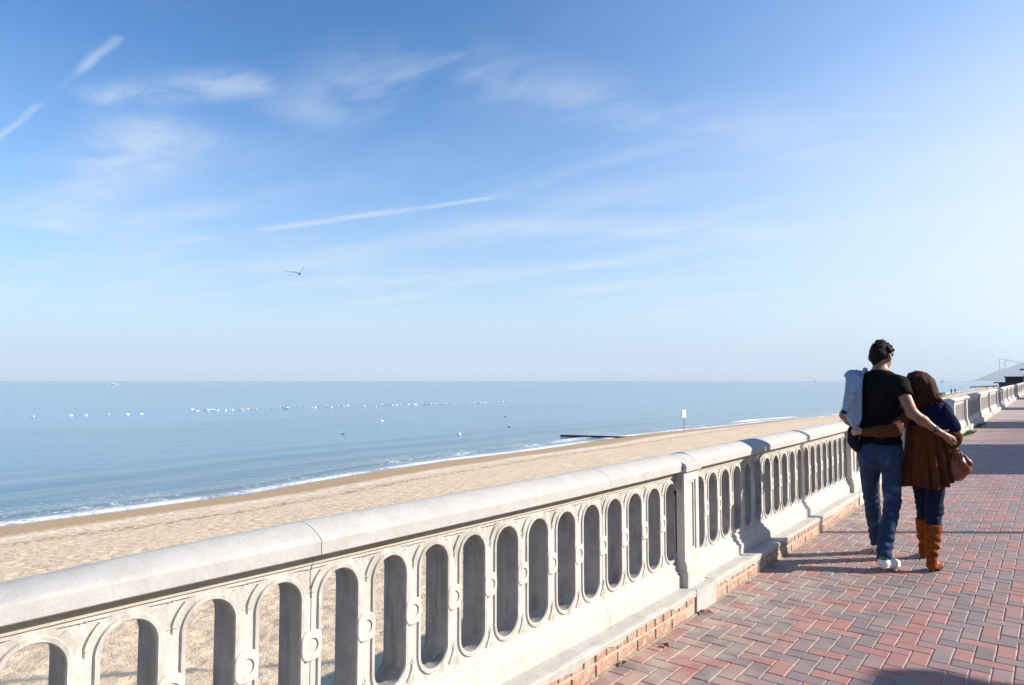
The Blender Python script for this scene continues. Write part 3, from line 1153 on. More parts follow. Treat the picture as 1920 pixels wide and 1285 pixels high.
# ------------------------------------------------------------------ organic surfaces: signed distance fields meshed with surface nets
class Field:
    def __init__(self, lo, hi, h):
        self.lo = np.array(lo, float)
        self.h = h
        self.n = np.ceil((np.array(hi, float) - self.lo) / h).astype(int) + 1
        self.f = np.full(self.n, 1.0, np.float32)

    def axes(self, sl=None):
        ax = [self.lo[k] + self.h * np.arange(self.n[k]) for k in range(3)]
        if sl:
            ax = [a[s] for a, s in zip(ax, sl)]
        return ax[0][:, None, None], ax[1][None, :, None], ax[2][None, None, :]

    def _slice(self, lo, hi, m=0.12):
        a = np.clip(np.floor((np.array(lo) - m - self.lo) / self.h).astype(int), 0, self.n)
        b = np.clip(np.ceil((np.array(hi) + m - self.lo) / self.h).astype(int) + 1, 0, self.n)
        return tuple(slice(x, y) for x, y in zip(a, b))

    def _blend(self, sl, d, k):
        a = self.f[sl]
        if k <= 0:
            self.f[sl] = np.minimum(a, d)
        else:
            h = np.clip(0.5 + 0.5 * (a - d) / k, 0, 1)
            self.f[sl] = a + (d - a) * h - k * h * (1 - h)

    def cone(self, a, b, ra, rb=None, k=0.03):
        rb = ra if rb is None else rb
        a, b = np.array(a, float), np.array(b, float)
        r = max(ra, rb)
        sl = self._slice(np.minimum(a, b) - r, np.maximum(a, b) + r)
        x, y, z = self.axes(sl)
        d = b - a
        L = max(float(d @ d), 1e-9)
        t = np.clip(((x - a[0]) * d[0] + (y - a[1]) * d[1] + (z - a[2]) * d[2]) / L, 0, 1)
        q = np.sqrt((x - a[0] - t * d[0]) ** 2 + (y - a[1] - t * d[1]) ** 2 + (z - a[2] - t * d[2]) ** 2)
        self._blend(sl, (q - (ra + (rb - ra) * t)).astype(np.float32), k)
        return self

    def chain(self, pts, rads, k=0.02):
        for i in range(len(pts) - 1):
            self.cone(pts[i], pts[i + 1], rads[i], rads[i + 1], k)
        return self

    def ell(self, c, r, k=0.03, rot=0.0):
        c, r = np.array(c, float), np.array(r, float)
        m = max(r[0], r[1]) if rot else 0
        ext = np.array([max(r[0], m), max(r[1], m), r[2]])
        sl = self._slice(c - ext, c + ext)
        x, y, z = self.axes(sl)
        x, y, z = x - c[0], y - c[1], z - c[2]
        if rot:
            x, y = x * math.cos(rot) + y * math.sin(rot), -x * math.sin(rot) + y * math.cos(rot)
        k0 = np.sqrt((x / r[0]) ** 2 + (y / r[1]) ** 2 + (z / r[2]) ** 2)
        k1 = np.sqrt((x / r[0] ** 2) ** 2 + (y / r[1] ** 2) ** 2 + (z / r[2] ** 2) ** 2) + 1e-6
        self._blend(sl, np.where(k0 < 1e-4, -min(r), k0 * (k0 - 1) / k1).astype(np.float32), k)
        return self

    def box(self, c, half, rnd=0.02, k=0.03, rot=0.0, tilt=0.0):
        c, hf = np.array(c, float), np.array(half, float)
        ext = np.full(3, np.linalg.norm(hf))
        sl = self._slice(c - ext, c + ext)
        x, y, z = self.axes(sl)
        x, y, z = x - c[0], y - c[1], z - c[2]
        if rot:
            x, y = x * math.cos(rot) + y * math.sin(rot), -x * math.sin(rot) + y * math.cos(rot)
        if tilt:      # about the walking axis
            x, z = x * math.cos(tilt) + z * math.sin(tilt), -x * math.sin(tilt) + z * math.cos(tilt)
        qx, qy, qz = np.abs(x) - hf[0] + rnd, np.abs(y) - hf[1] + rnd, np.abs(z) - hf[2] + rnd
        out = np.sqrt(np.maximum(qx, 0) ** 2 + np.maximum(qy, 0) ** 2 + np.maximum(qz, 0) ** 2)
        ins = np.minimum(np.maximum(np.maximum(qx, qy), qz), 0)
        self._blend(sl, (out + ins - rnd).astype(np.float32), k)
        return self

    def copy(self):
        g = Field.__new__(Field)
        g.lo, g.h, g.n, g.f = self.lo, self.h, self.n, self.f.copy()
        return g

    def inflate(self, r):
        self.f -= r
        return self

    def clip(self, fn):
        x, y, z = self.axes()
        self.f = np.maximum(self.f, np.broadcast_to(fn(x, y, z), self.f.shape)).astype(np.float32)
        return self

    def push(self, fn):
        x, y, z = self.axes()
        self.f = (self.f + fn(x, y, z)).astype(np.float32)
        return self

    def carve(self, other):
        self.f = np.maximum(self.f, -other.f)
        return self

    def mesh(self, name, root=(0, 0, 0)):
        f = self.f
        s = f < 0
        nx, ny, nz = f.shape
        cnt = np.zeros((nx - 1, ny - 1, nz - 1), np.int8)
        for i in (0, 1):
            for j in (0, 1):
                for k in (0, 1):
                    cnt += s[i:nx - 1 + i, j:ny - 1 + j, k:nz - 1 + k]
        act = np.argwhere((cnt > 0) & (cnt < 8))
        if not len(act):
            return mesh(name, [], [])
        idx = np.full(cnt.shape, -1, np.int32)
        idx[act[:, 0], act[:, 1], act[:, 2]] = np.arange(len(act))
        pos = np.zeros((len(act), 3))
        num = np.zeros(len(act))
        cor = [(i, j, k) for i in (0, 1) for j in (0, 1) for k in (0, 1)]
        vals = {c: f[act[:, 0] + c[0], act[:, 1] + c[1], act[:, 2] + c[2]].astype(float) for c in cor}
        for c in cor:
            for ax in range(3):
                if c[ax] == 0:
                    e = list(c)
                    e[ax] = 1
                    e = tuple(e)
                    a, b = vals[c], vals[e]
                    m = (a < 0) != (b < 0)
                    t = np.where(m, a / np.where(m, a - b, 1), 0)
                    p = np.array(c, float)[None, :] + t[:, None] * (np.array(e) - np.array(c))[None, :]
                    pos += np.where(m[:, None], p, 0)
                    num += m
        pos = (pos / num[:, None] + act) * self.h + self.lo - np.array(root)
        quads = []
        for ax in range(3):
            o1, o2 = [(1, 2), (2, 0), (0, 1)][ax]
            sl0 = [slice(None)] * 3
            sl1 = [slice(None)] * 3
            sl0[ax] = slice(0, -1)
            sl1[ax] = slice(1, None)
            a, b = s[tuple(sl0)], s[tuple(sl1)]
            e = np.argwhere(a != b)
            e = e[(e[:, o1] > 0) & (e[:, o2] > 0) & (e[:, o1] < f.shape[o1] - 1) & (e[:, o2] < f.shape[o2] - 1)]
            inside = a[e[:, 0], e[:, 1], e[:, 2]]
            d1 = np.zeros(3, int)
            d2 = np.zeros(3, int)
            d1[o1] = 1
            d2[o2] = 1
            q = [idx[tuple((e - x).T)] for x in (d1 + d2, d2, 0 * d1, d1)]
            q = np.stack(q, 1)
            q[~inside] = q[~inside][:, ::-1]
            quads.append(q)
        return mesh(name, pos, np.concatenate(quads), True)


def waves(x, y, z, seed, freq, n=5, aniso=(1, 1, 1)):
    rg = np.random.default_rng(seed)
    s = 0
    for _ in range(n):
        d = rg.normal(size=3) * np.array(aniso)
        d = d / np.linalg.norm(d) * freq * rg.uniform(0.6, 1.5)
        s = s + np.sin(x * d[0] + y * d[1] + z * d[2] + rg.uniform(0, 6.28))
    return s / n


def fabric(name, col, rough=0.9, var=0.2, scale=14, weave=500, sheen=0.0):
    m, T, b = principled(name)
    co = T.new('ShaderNodeTexCoord').outputs['Object']
    n = T.noise(co, scale, 5, 0.6)
    T.put(b.inputs['Base Color'], T.ramp(n, [(0.3, tuple(c * (1 - var) for c in col)), (0.7, tuple(c * (1 + var) for c in col))]))
    b.inputs['Roughness'].default_value = rough
    b.inputs['Specular IOR Level'].default_value = 0.06
    if sheen:
        b.inputs['Sheen Weight'].default_value = sheen
        b.inputs['Sheen Roughness'].default_value = 0.5
    h = T.math('ADD', T.noise(co, weave, 2, 0.5), T.math('MULTIPLY', T.noise(co, 40, 4, 0.6), 1.5))
    T.put(b.inputs['Normal'], T.bump(h, 0.35, 0.003))
    return m


def skin_mat(name, col):
    m, T, b = principled(name)
    co = T.new('ShaderNodeTexCoord').outputs['Object']
    n = T.noise(co, 25, 5, 0.6)
    T.put(b.inputs['Base Color'], T.ramp(n, [(0.3, tuple(c * 0.85 for c in col)), (0.7, tuple(c * 1.1 for c in col))]))
    b.inputs['Roughness'].default_value = 0.5
    b.inputs['Subsurface Weight'].default_value = 0.12
    b.inputs['Subsurface Radius'].default_value = (0.02, 0.008, 0.004)
    b.inputs['Subsurface Scale'].default_value = 0.5
    T.put(b.inputs['Normal'], T.bump(T.noise(co, 180, 3, 0.6), 0.2, 0.002))
    return m


def hair_mat(name, lo, hi):
    m, T, b = principled(name)
    co = T.new('ShaderNodeTexCoord').outputs['Object']
    n = T.noise(T.mapping(co, scale=(60, 60, 7)), 1.6, 5, 0.65, 0.8)
    T.put(b.inputs['Base Color'], T.ramp(n, [(0.35, lo), (0.68, hi)]))
    b.inputs['Roughness'].default_value = 0.55
    b.inputs['Specular IOR Level'].default_value = 0.05
    T.put(b.inputs['Normal'], T.bump(n, 0.8, 0.008))
    return m


def denim_mat(name, col, fade):
    m, T, b = principled(name)
    co = T.new('ShaderNodeTexCoord').outputs['Object']
    n = T.noise(co, 9, 6, 0.62, 0.5)
    c = T.ramp(n, [(0.32, tuple(x * 0.7 for x in col)), (0.55, col), (0.78, fade)])
    g = T.noise(T.mapping(co, scale=(420, 420, 60)), 1.0, 2, 0.5)
    c = T.mix(T.rng(g, 0.4, 0.7, 0.0, 0.3), c, fade)
    T.put(b.inputs['Base Color'], c)
    b.inputs['Roughness'].default_value = 0.88
    b.inputs['Specular IOR Level'].default_value = 0.2
    T.put(b.inputs['Normal'], T.bump(T.noise(co, 60, 4, 0.65), 0.35, 0.004))
    return m


def leather_mat(name, col, rough=0.4):
    m, T, b = principled(name)
    co = T.new('ShaderNodeTexCoord').outputs['Object']
    n = T.noise(co, 22, 6, 0.65)
    T.put(b.inputs['Base Color'], T.ramp(n, [(0.3, tuple(c * 0.65 for c in col)), (0.7, tuple(c * 1.2 for c in col))]))
    T.put(b.inputs['Roughness'], T.rng(n, 0.3, 0.7, rough * 0.8, rough * 1.25))
    T.put(b.inputs['Normal'], T.bump(T.noise(co, 130, 5, 0.65), 0.4, 0.003))
    return m


# ------------------------------------------------------------------ the man
MR = (-1.16, 6.42, 0.0)
man = thing('person', MR, 'man in black T-shirt and blue jeans walking away, arm around the woman', 'person')
HC = np.array((-1.163, 6.515, 1.735))           # head centre
YAW = R(19)                                      # head turned to his right
fwd = np.array((math.sin(YAW), math.cos(YAW), 0))
rgt = np.array((math.cos(YAW), -math.sin(YAW), 0))


def hd(r, f, z, c=HC):
    return c + rgt * r + fwd * f + np.array((0, 0, z))


def hand(F, wrist, palm, tips, thumb, r=0.0085, palm_r=0.026):
    """palm, four unequal bent fingers and a thumb leaving the side of the palm"""
    w, p = np.array(wrist, float), np.array(palm, float)
    F.cone(w, p, 0.026, palm_r, 0.02)
    for (kn, md, tp) in tips:
        F.cone(p * 0.45 + np.array(kn) * 0.55, kn, palm_r * 0.62, r * 1.25, 0.012)
        F.chain([kn, md, tp], [r * 1.15, r, r * 0.82], 0.004)
    F.chain([w * 0.45 + p * 0.55] + list(thumb), [r * 1.7, r * 1.3, r], 0.008)


B = Field((-1.52, 5.98, -0.02), (-0.58, 7.16, 1.90), 0.0085)
B.ell(HC + (0, 0, 0.005), (0.076, 0.096, 0.112), 0.0, rot=-YAW)
B.ell(hd(0, 0.035, -0.062), (0.056, 0.062, 0.062), 0.03, rot=-YAW)           # jaw
B.cone(hd(0, 0.088, 0.005), hd(0, 0.108, -0.028), 0.010, 0.014, 0.012)       # nose
B.cone(hd(-.03, 0.086, 0.022), hd(.03, 0.086, 0.022), 0.010, 0.010, 0.015)   # brow
B.cone(hd(-.018, 0.090, -0.060), hd(.018, 0.090, -0.060), 0.008, 0.008, 0.008)  # lips
B.ell(hd(0, 0.078, -0.090), (0.022, 0.020, 0.018), 0.015)                     # chin
for sgn in (-1, 1):
    B.ell(hd(sgn * 0.085, -0.014, -0.018), (0.013, 0.021, 0.036), 0.006, rot=-YAW)
B.cone((-1.160, 6.435, 1.55), (-1.160, 6.485, 1.665), 0.062, 0.056, 0.03)
B.ell((-1.165, 6.43, 1.38), (0.178, 0.112, 0.21), 0.03)
B.ell((-1.17, 6.43, 1.13), (0.150, 0.103, 0.20), 0.06)
B.ell((-1.175, 6.425, 0.945), (0.148, 0.108, 0.125), 0.05)
for sx_ in (-1.335, -1.005):
    B.cone((-1.162, 6.43, 1.56), (sx_, 6.43, 1.505), 0.052, 0.056, 0.05)
# right arm laid round the woman's back
RS, RE, RW = (-1.018, 6.425, 1.490), (-0.905, 6.255, 1.262), (-0.757, 6.345, 1.128)
B.cone(RS, RE, 0.054, 0.043, 0.03)
B.cone(RE, tuple(0.55 * np.array(RE) + 0.45 * np.array(RW)), 0.042, 0.041, 0.02)
B.cone(tuple(0.55 * np.array(RE) + 0.45 * np.array(RW)), RW, 0.040, 0.028, 0.02)
hand(B, RW, (-0.700, 6.385, 1.085),
     [((-0.672, 6.402, 1.088), (-0.645, 6.425, 1.072), (-0.636, 6.455, 1.058)),
      ((-0.670, 6.400, 1.070), (-0.640, 6.422, 1.050), (-0.630, 6.455, 1.034)),
      ((-0.674, 6.396, 1.054), (-0.648, 6.416, 1.030), (-0.638, 6.447, 1.014)),
      ((-0.684, 6.394, 1.040), (-0.664, 6.410, 1.018), (-0.656, 6.436, 1.004))],
     [(-0.706, 6.378, 1.118), (-0.678, 6.392, 1.128)])
# left arm, elbow out, hand tucked in front
LS, LE, LW = (-1.322, 6.43, 1.49), (-1.425, 6.375, 1.225), (-1.385, 6.565, 1.105)
B.cone(LS, LE, 0.054, 0.042, 0.03)
B.chain([LE, (-1.412, 6.45, 1.18), LW], [0.041, 0.039, 0.028], 0.02)
hand(B, LW, (-1.345, 6.62, 1.085),
     [((-1.322, 6.640, 1.098), (-1.292, 6.645, 1.092), (-1.278, 6.632, 1.080)),
      ((-1.320, 6.642, 1.080), (-1.286, 6.648, 1.072), (-1.272, 6.634, 1.060)),
      ((-1.324, 6.640, 1.062), (-1.294, 6.645, 1.052), (-1.280, 6.632, 1.042)),
      ((-1.332, 6.636, 1.046), (-1.308, 6.640, 1.036), (-1.296, 6.628, 1.028))],
     [(-1.338, 6.618, 1.118), (-1.312, 6.622, 1.130)])
# legs: left swung forward, right pushing off behind
LEG_L = [(-1.258, 6.430, 0.925), (-1.290, 6.640, 0.500), (-1.280, 6.800, 0.095)]
LEG_R = [(-1.092, 6.420, 0.925), (-1.090, 6.400, 0.515), (-1.122, 6.185, 0.135)]
for lg in (LEG_L, LEG_R):
    B.cone(lg[0], lg[1], 0.084, 0.046, 0.05)
    c_ = tuple(np.array(lg[1]) * 0.62 + np.array(lg[2]) * 0.38 + np.array((0, -0.012, 0)))
    B.chain([lg[1], c_, lg[2]], [0.045, 0.044, 0.034], 0.03)
B.cone((-1.274, 6.80, 0.055), (-1.280, 6.96, 0.040), 0.028, 0.020, 0.02)
B.cone((-1.120, 6.175, 0.085), (-1.078, 6.340, 0.042), 0.028, 0.020, 0.02)
M_skin = skin_mat('sunned_skin', (0.26, 0.110, 0.060))
obj('body', B.mesh('body', MR), M_skin, man)

# short dark hair, tousled on the crown and by the right temple
Hh = Field((-1.32, 6.34, 1.58), (-1.0, 6.68, 1.92), 0.0055)
Hh.ell(HC + (0, -0.004, 0.016), (0.0795, 0.102, 0.110), 0.0, rot=-YAW)
Hh.cone(hd(0, -0.070, -0.01), hd(0, -0.060, -0.075), 0.050, 0.036, 0.03)
Hh.cone(hd(0.035, 0.045, 0.075), hd(0.075, 0.060, 0.045), 0.028, 0.014, 0.02)
Hh.cone(hd(0.070, -0.010, 0.055), hd(0.094, -0.004, 0.030), 0.020, 0.006, 0.015)
Hh.cone(hd(0.070, 0.020, 0.050), hd(0.096, 0.030, 0.022), 0.016, 0.005, 0.012)
Hh.cone(hd(-0.01, -0.02, 0.118), hd(0.02, 0.005, 0.128), 0.016, 0.010, 0.02)
Hh.push(lambda x, y, z: 0.0035 * waves(x, y, z, 5, 130, 6, (1, 1, 0.35)) + 0.003 * waves(x, y, z, 6, 60, 4))
# hairline: bare face and nape
Hh.clip(lambda x, y, z: (0.62 * ((x - HC[0]) * fwd[0] + (y - HC[1]) * fwd[1]) - (z - HC[2]) * 0.78 - 0.010))
Hh.clip(lambda x, y, z: 1.648 - z + 0 * x * y)
obj('hair', Hh.mesh('hair', MR), hair_mat('dark_hair', (0.004, 0.003, 0.003), (0.030, 0.020, 0.016)), man)
hs = MB()
rs = np.random.default_rng(23)
for q in range(420):
    d_ = rs.normal(size=3)
    d_ /= np.linalg.norm(d_)
    f_ = float(d_ @ np.array((*fwd[:2], 0)))
    if d_[2] < -0.55 or (f_ > 0.30 and d_[2] < 0.35):
        continue
    r_ = float(d_ @ rgt)
    base = HC + rgt * r_ * 0.077 + fwd * f_ * 0.099 + np.array((0, 0, 0.016 + d_[2] * 0.107))
    L_ = rs.uniform(0.007, 0.014) * (1.4 if d_[2] > 0.2 else 0.8)
    comb = np.array((0.55, 0.25, -0.35 if d_[2] < 0.5 else 0.1)) + rs.normal(0, 0.35, 3)
    m_ = base + d_ * L_ * 0.45 + comb * L_ * 0.45
    e_ = base + d_ * L_ * 0.65 + comb * L_ * 1.15
    hs.tube([base - d_ * 0.006 - MR, m_ - MR, e_ - MR], [0.004, 0.003, 0.0005], 4, False)
mh_o = [o for o in man.children if o.name.startswith('hair')][0]
hs.build('strands', mh_o.data.materials[0], mh_o, smooth=True)
# sunglasses
mb = MB()
for sgn in (-1, 1):
    ring = [hd(sgn * 0.034 + 0.024 * math.cos(a), 0.101 - 0.010 * abs(sgn * 0.034 + 0.024 * math.cos(a)) * 10, 0.006 + 0.019 * math.sin(a)) for a in np.linspace(0, 2 * math.pi, 15)[:-1]]
    ring2 = [p - fwd * 0.004 for p in ring]
    mb.loft([ring, ring2])
    mb.tube([hd(sgn * 0.058, 0.075, 0.010), hd(sgn * 0.084, 0.050, 0.012), hd(sgn * 0.087, -0.005, 0.008)], 0.0032, 6)
mb.tube([hd(-0.012, 0.106, 0.012), hd(0.012, 0.106, 0.012)], 0.003, 6)
mb.v = [tuple(np.array(p) - np.array(MR)) for p in mb.v]
mb.build('sunglasses', simple_mat('black_plastic', (0.012, 0.012, 0.013), 0.18), man)

# T-shirt
Tt = Field((-1.46, 6.10, 0.93), (-0.82, 6.68, 1.68), 0.0085)
Tt.ell((-1.165, 6.43, 1.38), (0.183, 0.118, 0.215), 0.0)
Tt.ell((-1.17, 6.43, 1.13), (0.160, 0.112, 0.22), 0.07)
Tt.ell((-1.175, 6.425, 0.955), (0.168, 0.122, 0.14), 0.06)
Tt.cone((-1.160, 6.435, 1.54), (-1.160, 6.46, 1.61), 0.070, 0.066, 0.03)
for s_, e_ in ((RS, RE), (LS, LE)):
    Tt.cone((-1.162, 6.43, 1.553), s_, 0.060, 0.064, 0.05)
    Tt.cone(s_, tuple(np.array(s_) * 0.42 + np.array(e_) * 0.58), 0.068, 0.062, 0.03)
Tt.inflate(0.004)
Tt.push(lambda x, y, z: 0.0070 * waves(x, y, z, 11, 40, 6, (0.6, 0.6, 1.2)) + 0.0035 * waves(x, y, z, 12, 95, 5))
Tt.push(lambda x, y, z: -0.0045 * np.sin((z - 0.35 * x) * 75) * np.exp(-((z - 1.04) / 0.09) ** 2))
Tt.clip(lambda x, y, z: 0.984 + 0.06 * (x + 1.17) - z + 0 * y)
Tt.clip(lambda x, y, z: z - 1.606 + 0.30 * (y - 6.40) + 0 * x)
for s_, e_ in ((RS, RE), (LS, LE)):
    s_, e_ = np.array(s_), np.array(e_)
    d_ = (e_ - s_) / np.linalg.norm(e_ - s_)
    cut = s_ + (e_ - s_) * 0.47

    def armclip(x, y, z, c=cut, d=d_, s=s_):
        plane = (x - c[0]) * d[0] + (y - c[1]) * d[1] + (z - c[2]) * d[2]
        lat = np.abs(x + 1.165) - 0.152 - np.clip(1.40 - z, 0, 1) * 0.05
        return np.minimum(plane, lat)
    Tt.clip(armclip)
obj('t_shirt', Tt.mesh('t_shirt', MR), fabric('black_cotton', (0.006, 0.006, 0.0075), 0.85, 0.2, sheen=0.0), man)

# jeans
Jn = Field((-1.42, 6.05, 0.06), (-0.92, 7.0, 1.06), 0.0085)
Jn.ell((-1.175, 6.425, 0.940), (0.170, 0.126, 0.155), 0.0)
for sx_ in (-1.225, -1.115):
    Jn.ell((sx_, 6.36, 0.905), (0.075, 0.070, 0.085), 0.04)
for lg, hem in ((LEG_L, (-1.280, 6.815, 0.065)), (LEG_R, (-1.124, 6.180, 0.118))):
    Jn.cone(lg[0], lg[1], 0.086, 0.061, 0.022)
    Jn.chain([lg[1], tuple(np.array(lg[1]) * 0.5 + np.array(hem) * 0.5 + np.array((0, -0.012, 0))), hem], [0.061, 0.058, 0.053], 0.012)
Jn.push(lambda x, y, z: 0.0075 * waves(x, y, z, 31, 42, 6, (0.7, 0.7, 1.3)) + 0.004 * waves(x, y, z, 32, 95, 5, (0.6, 0.6, 1.2)))
Jn.push(lambda x, y, z: -0.0055 * np.sin(z * 95 + 26 * x + 3 * np.sin(8 * y)) * (np.exp(-((z - 0.20) / 0.11) ** 2) + 0.75 * np.exp(-((z - 0.50) / 0.07) ** 2)) - 0.002)
Jn.clip(lambda x, y, z: z - 1.005 + 0 * x * y)
Jn.clip(lambda x, y, z: np.where(y > 6.5, 0.052, 0.098) - z + 0 * x)
jn = obj('jeans', Jn.mesh('jeans', MR), denim_mat('blue_denim', (0.013, 0.029, 0.072), (0.090, 0.140, 0.24)), man)
mb = MB()
for sx_ in (-1.235, -1.108):
    # back pocket stitched on the seat
    ring = []
    for (a, b_) in ((-.045, .05), (.045, .05), (.045, -.03), (0, -.055), (-.045, -.03)):
        ring.append((sx_ + a, 6.283 + 0.012 * (abs(a) / .045), 0.885 + b_))
    mb.loft([[(p[0], p[1] - 0.002, p[2]) for p in ring], [(p[0], p[1] + 0.02, p[2]) for p in ring]])
mb.v = [tuple(np.array(p) - np.array(MR)) for p in mb.v]
mb.build('pocket', jn.data.materials[0], jn)


def shoe(parent, heel, toe, lift, body_m, sole_m, root, tabcol=None):
    h_, t_ = np.array(heel, float), np.array(toe, float)
    F = Field(np.minimum(h_, t_) - 0.13, np.maximum(h_, t_) + np.array((0.13, 0.13, 0.16)), 0.007)
    mid = h_ * 0.45 + t_ * 0.55
    F.cone(h_ + (0, 0, 0.045), mid + (0, 0, 0.040), 0.036, 0.041, 0.0)
    F.cone(mid + (0, 0, 0.040), t_ + (0, 0, 0.032), 0.042, 0.036, 0.03)
    F.cone(h_ + (0, 0.01, 0.055), h_ + (0, 0.018, 0.095), 0.036, 0.036, 0.03)
    slope = (t_[2] - h_[2]) / max(1e-3, np.linalg.norm((t_ - h_)[:2]))
    dr = (t_ - h_)[:2] / np.linalg.norm((t_ - h_)[:2])

    def ground(x, y):
        return h_[2] + slope * ((x - h_[0]) * dr[0] + (y - h_[1]) * dr[1])
    sole = F.copy().inflate(0.004)
    F.clip(lambda x, y, z: ground(x, y) + 0.020 - z)
    sole.clip(lambda x, y, z: ground(x, y) - 0.001 - z)
    sole.clip(lambda x, y, z: z - ground(x, y) - 0.026)
    s = obj('shoe', F.mesh('shoe', root), body_m, parent)
    obj('sole', sole.mesh('sole', root), sole_m, s)
    if tabcol:
        tb = Field(h_ - 0.08, h_ + np.array((0.08, 0.09, 0.15)), 0.006)
        tb.cone(h_ + (0, 0.008, 0.080), h_ + (0, 0.014, 0.100), 0.0385, 0.0385, 0.0)
        tb.clip(lambda x, y, z: h_[2] + 0.072 - z + 0 * x * y)
        tb.clip(lambda x, y, z: z - h_[2] - 0.106 + 0 * x * y)
        tb.clip(lambda x, y, z: (x - h_[0]) * dr[0] + (y - h_[1]) * dr[1] - 0.004 + 0 * z)
        obj('heel_tab', tb.mesh('heel_tab', root), tabcol, s)


M_white = simple_mat('white_leather', (0.72, 0.72, 0.71), 0.5, 0.05)
M_sole = simple_mat('white_rubber', (0.66, 0.66, 0.64), 0.7, 0.06)
M_green = simple_mat('green_leather', (0.015, 0.16, 0.075), 0.5)
shoe(man, (-1.122, 6.150, 0.026), (-1.072, 6.370, 0.002), 0, M_white, M_sole, MR, M_green)
shoe(man, (-1.272, 6.770, 0.002), (-1.282, 6.990, 0.002), 0, M_white, M_sole, MR, M_green)
# wristwatch
mb = MB()
ax = (np.array(RW) - np.array(RE))
ax /= np.linalg.norm(ax)
cw = np.array(RW) - ax * 0.012
mb.tube([cw - ax * 0.010, cw + ax * 0.010], 0.0345, 20)
e1 = Vector(ax).cross(Vector((0, 0, 1))).normalized()
nrm = (Vector((0.25, -0.75, 0.6)) - Vector(ax) * Vector((0.25, -0.75, 0.6)).dot(Vector(ax))).normalized()
mb.v = [tuple(np.array(p) - np.array(MR)) for p in mb.v]
wt = mb.build('wristwatch', leather_mat('black_strap', (0.012, 0.011, 0.010)), man)
mb = MB()
c0 = Vector(cw) + nrm * 0.030
mb.tube([c0, c0 + nrm * 0.008], 0.015, 18)
mb.v = [tuple(np.array(p) - np.array(MR)) for p in mb.v]
mb.build('watch_case', simple_mat('steel', (0.25, 0.25, 0.25), 0.25, 0.05, metal=1.0), wt)

# ------------------------------------------------------------------ jacket over the man's shoulder
JR = (-1.335, 6.33, 1.16)
jacket = thing('jacket', JR, 'pale blue-grey jacket hanging over the left shoulder of the man', 'jacket')
M_jk = fabric('pale_blue_cotton', (0.255, 0.305, 0.405), 0.85, 0.08)
PATH = [(6.572, 1.30), (6.575, 1.40), (6.568, 1.50), (6.535, 1.568), (6.480, 1.600), (6.420, 1.606), (6.360, 1.592), (6.318, 1.555), (6.296, 1.490), (6.286, 1.400), (6.280, 1.310), (6.278, 1.220), (6.280, 1.140)]
NS_, NC_ = 64, 34
pa = np.array(PATH)
arc = np.concatenate([[0], np.cumsum(np.hypot(*np.diff(pa, axis=0).T))])
sh_a, sh_b = [], []
for i in range(NS_ + 1):
    t = arc[-1] * i / NS_
    y0, z0_ = np.interp(t, arc, pa[:, 0]), np.interp(t, arc, pa[:, 1])
    e = 0.01
    ty, tz = np.interp(t + e, arc, pa[:, 0]) - np.interp(t - e, arc, pa[:, 0]), np.interp(t + e, arc, pa[:, 1]) - np.interp(t - e, arc, pa[:, 1])
    nl = math.hypot(ty, tz)
    ny_, nz_ = tz / nl, -ty / nl                       # outward: away from the body
    back = np.clip((t - arc[6]) / (arc[-1] - arc[6]), 0, 1)
    ra, rb = [], []
    for j in range(NC_ + 1):
        c = j / NC_
        xl = -1.412 + 0.012 * math.sin(7 * back) + 0.055 * max(0, back - 0.74) ** 1.3 / 0.26
        xr = -1.266 - 0.014 * back - 0.022 * max(0, back - 0.88) / 0.12
        x = xl + (xr - xl) * c
        drop = 0.028 * (1 - abs(2 * c - 1.15)) * back ** 4
        fo = 0.0065 * math.sin(11 * c + 2.6 * back + 0.6) * (0.25 + 0.75 * back) + 0.002 * math.sin(27 * c - 4 * back)
        fo += -0.016 * math.exp(-((c - 0.80 + 0.06 * math.sin(6 * back)) / 0.05) ** 2) * back      # deep fold by the right edge
        fo += -0.012 * math.exp(-((back - 0.50 + 0.42 * (c - 0.5)) / 0.035) ** 2) + 0.008 * math.exp(-((back - 0.56 + 0.42 * (c - 0.5)) / 0.05) ** 2)
        fo += 0.006 * math.sin(9 * back + 5 * c)
        edge = -0.022 * (abs(2 * c - 1)) ** 6
        o_ = fo + edge + 0.004
        p = np.array((x, y0 - ny_ * 0 + (-ny_) * o_ * -1 * (-1), z0_ + nz_ * o_ * -1 - drop))
        p[1] = y0 + (-1 if back > 0 else (0.3 if t < arc[3] else 0)) * o_
        p[2] = z0_ - drop + (o_ if arc[2] < t < arc[8] else 0.0) * max(0.0, 1 - abs(t - arc[5]) / (arc[8] - arc[5]))
        ra.append(tuple(p - np.array(JR)))
        inn = np.array((0, 0.007 if back > 0 else -0.007, -0.006 if arc[3] < t < arc[7] else 0))
        rb.append(tuple(p + inn - np.array(JR)))
    sh_a.append(ra)
    sh_b.append(rb)
mb = MB()
mb.loft([ra + rb[::-1] for ra, rb in zip(sh_a, sh_b)], True, True)
jk_me = mb.fixed('cloth', True)
obj('cloth', jk_me, M_jk, jacket)
# bunched collar on the shoulder
cF = Field((-1.46, 6.26, 1.50), (-1.22, 6.58, 1.66), 0.006)
cF.chain([(-1.268, 6.335, 1.588), (-1.262, 6.40, 1.612), (-1.270, 6.48, 1.604)], [0.014, 0.017, 0.013], 0.01)
cF.chain([(-1.400, 6.330, 1.560), (-1.398, 6.40, 1.580), (-1.392, 6.48, 1.575)], [0.014, 0.018, 0.014], 0.01)
cF.push(lambda x, y, z: 0.003 * waves(x, y, z, 44, 90, 5))
obj('collar', cF.mesh('collar', JR), M_jk, jacket)
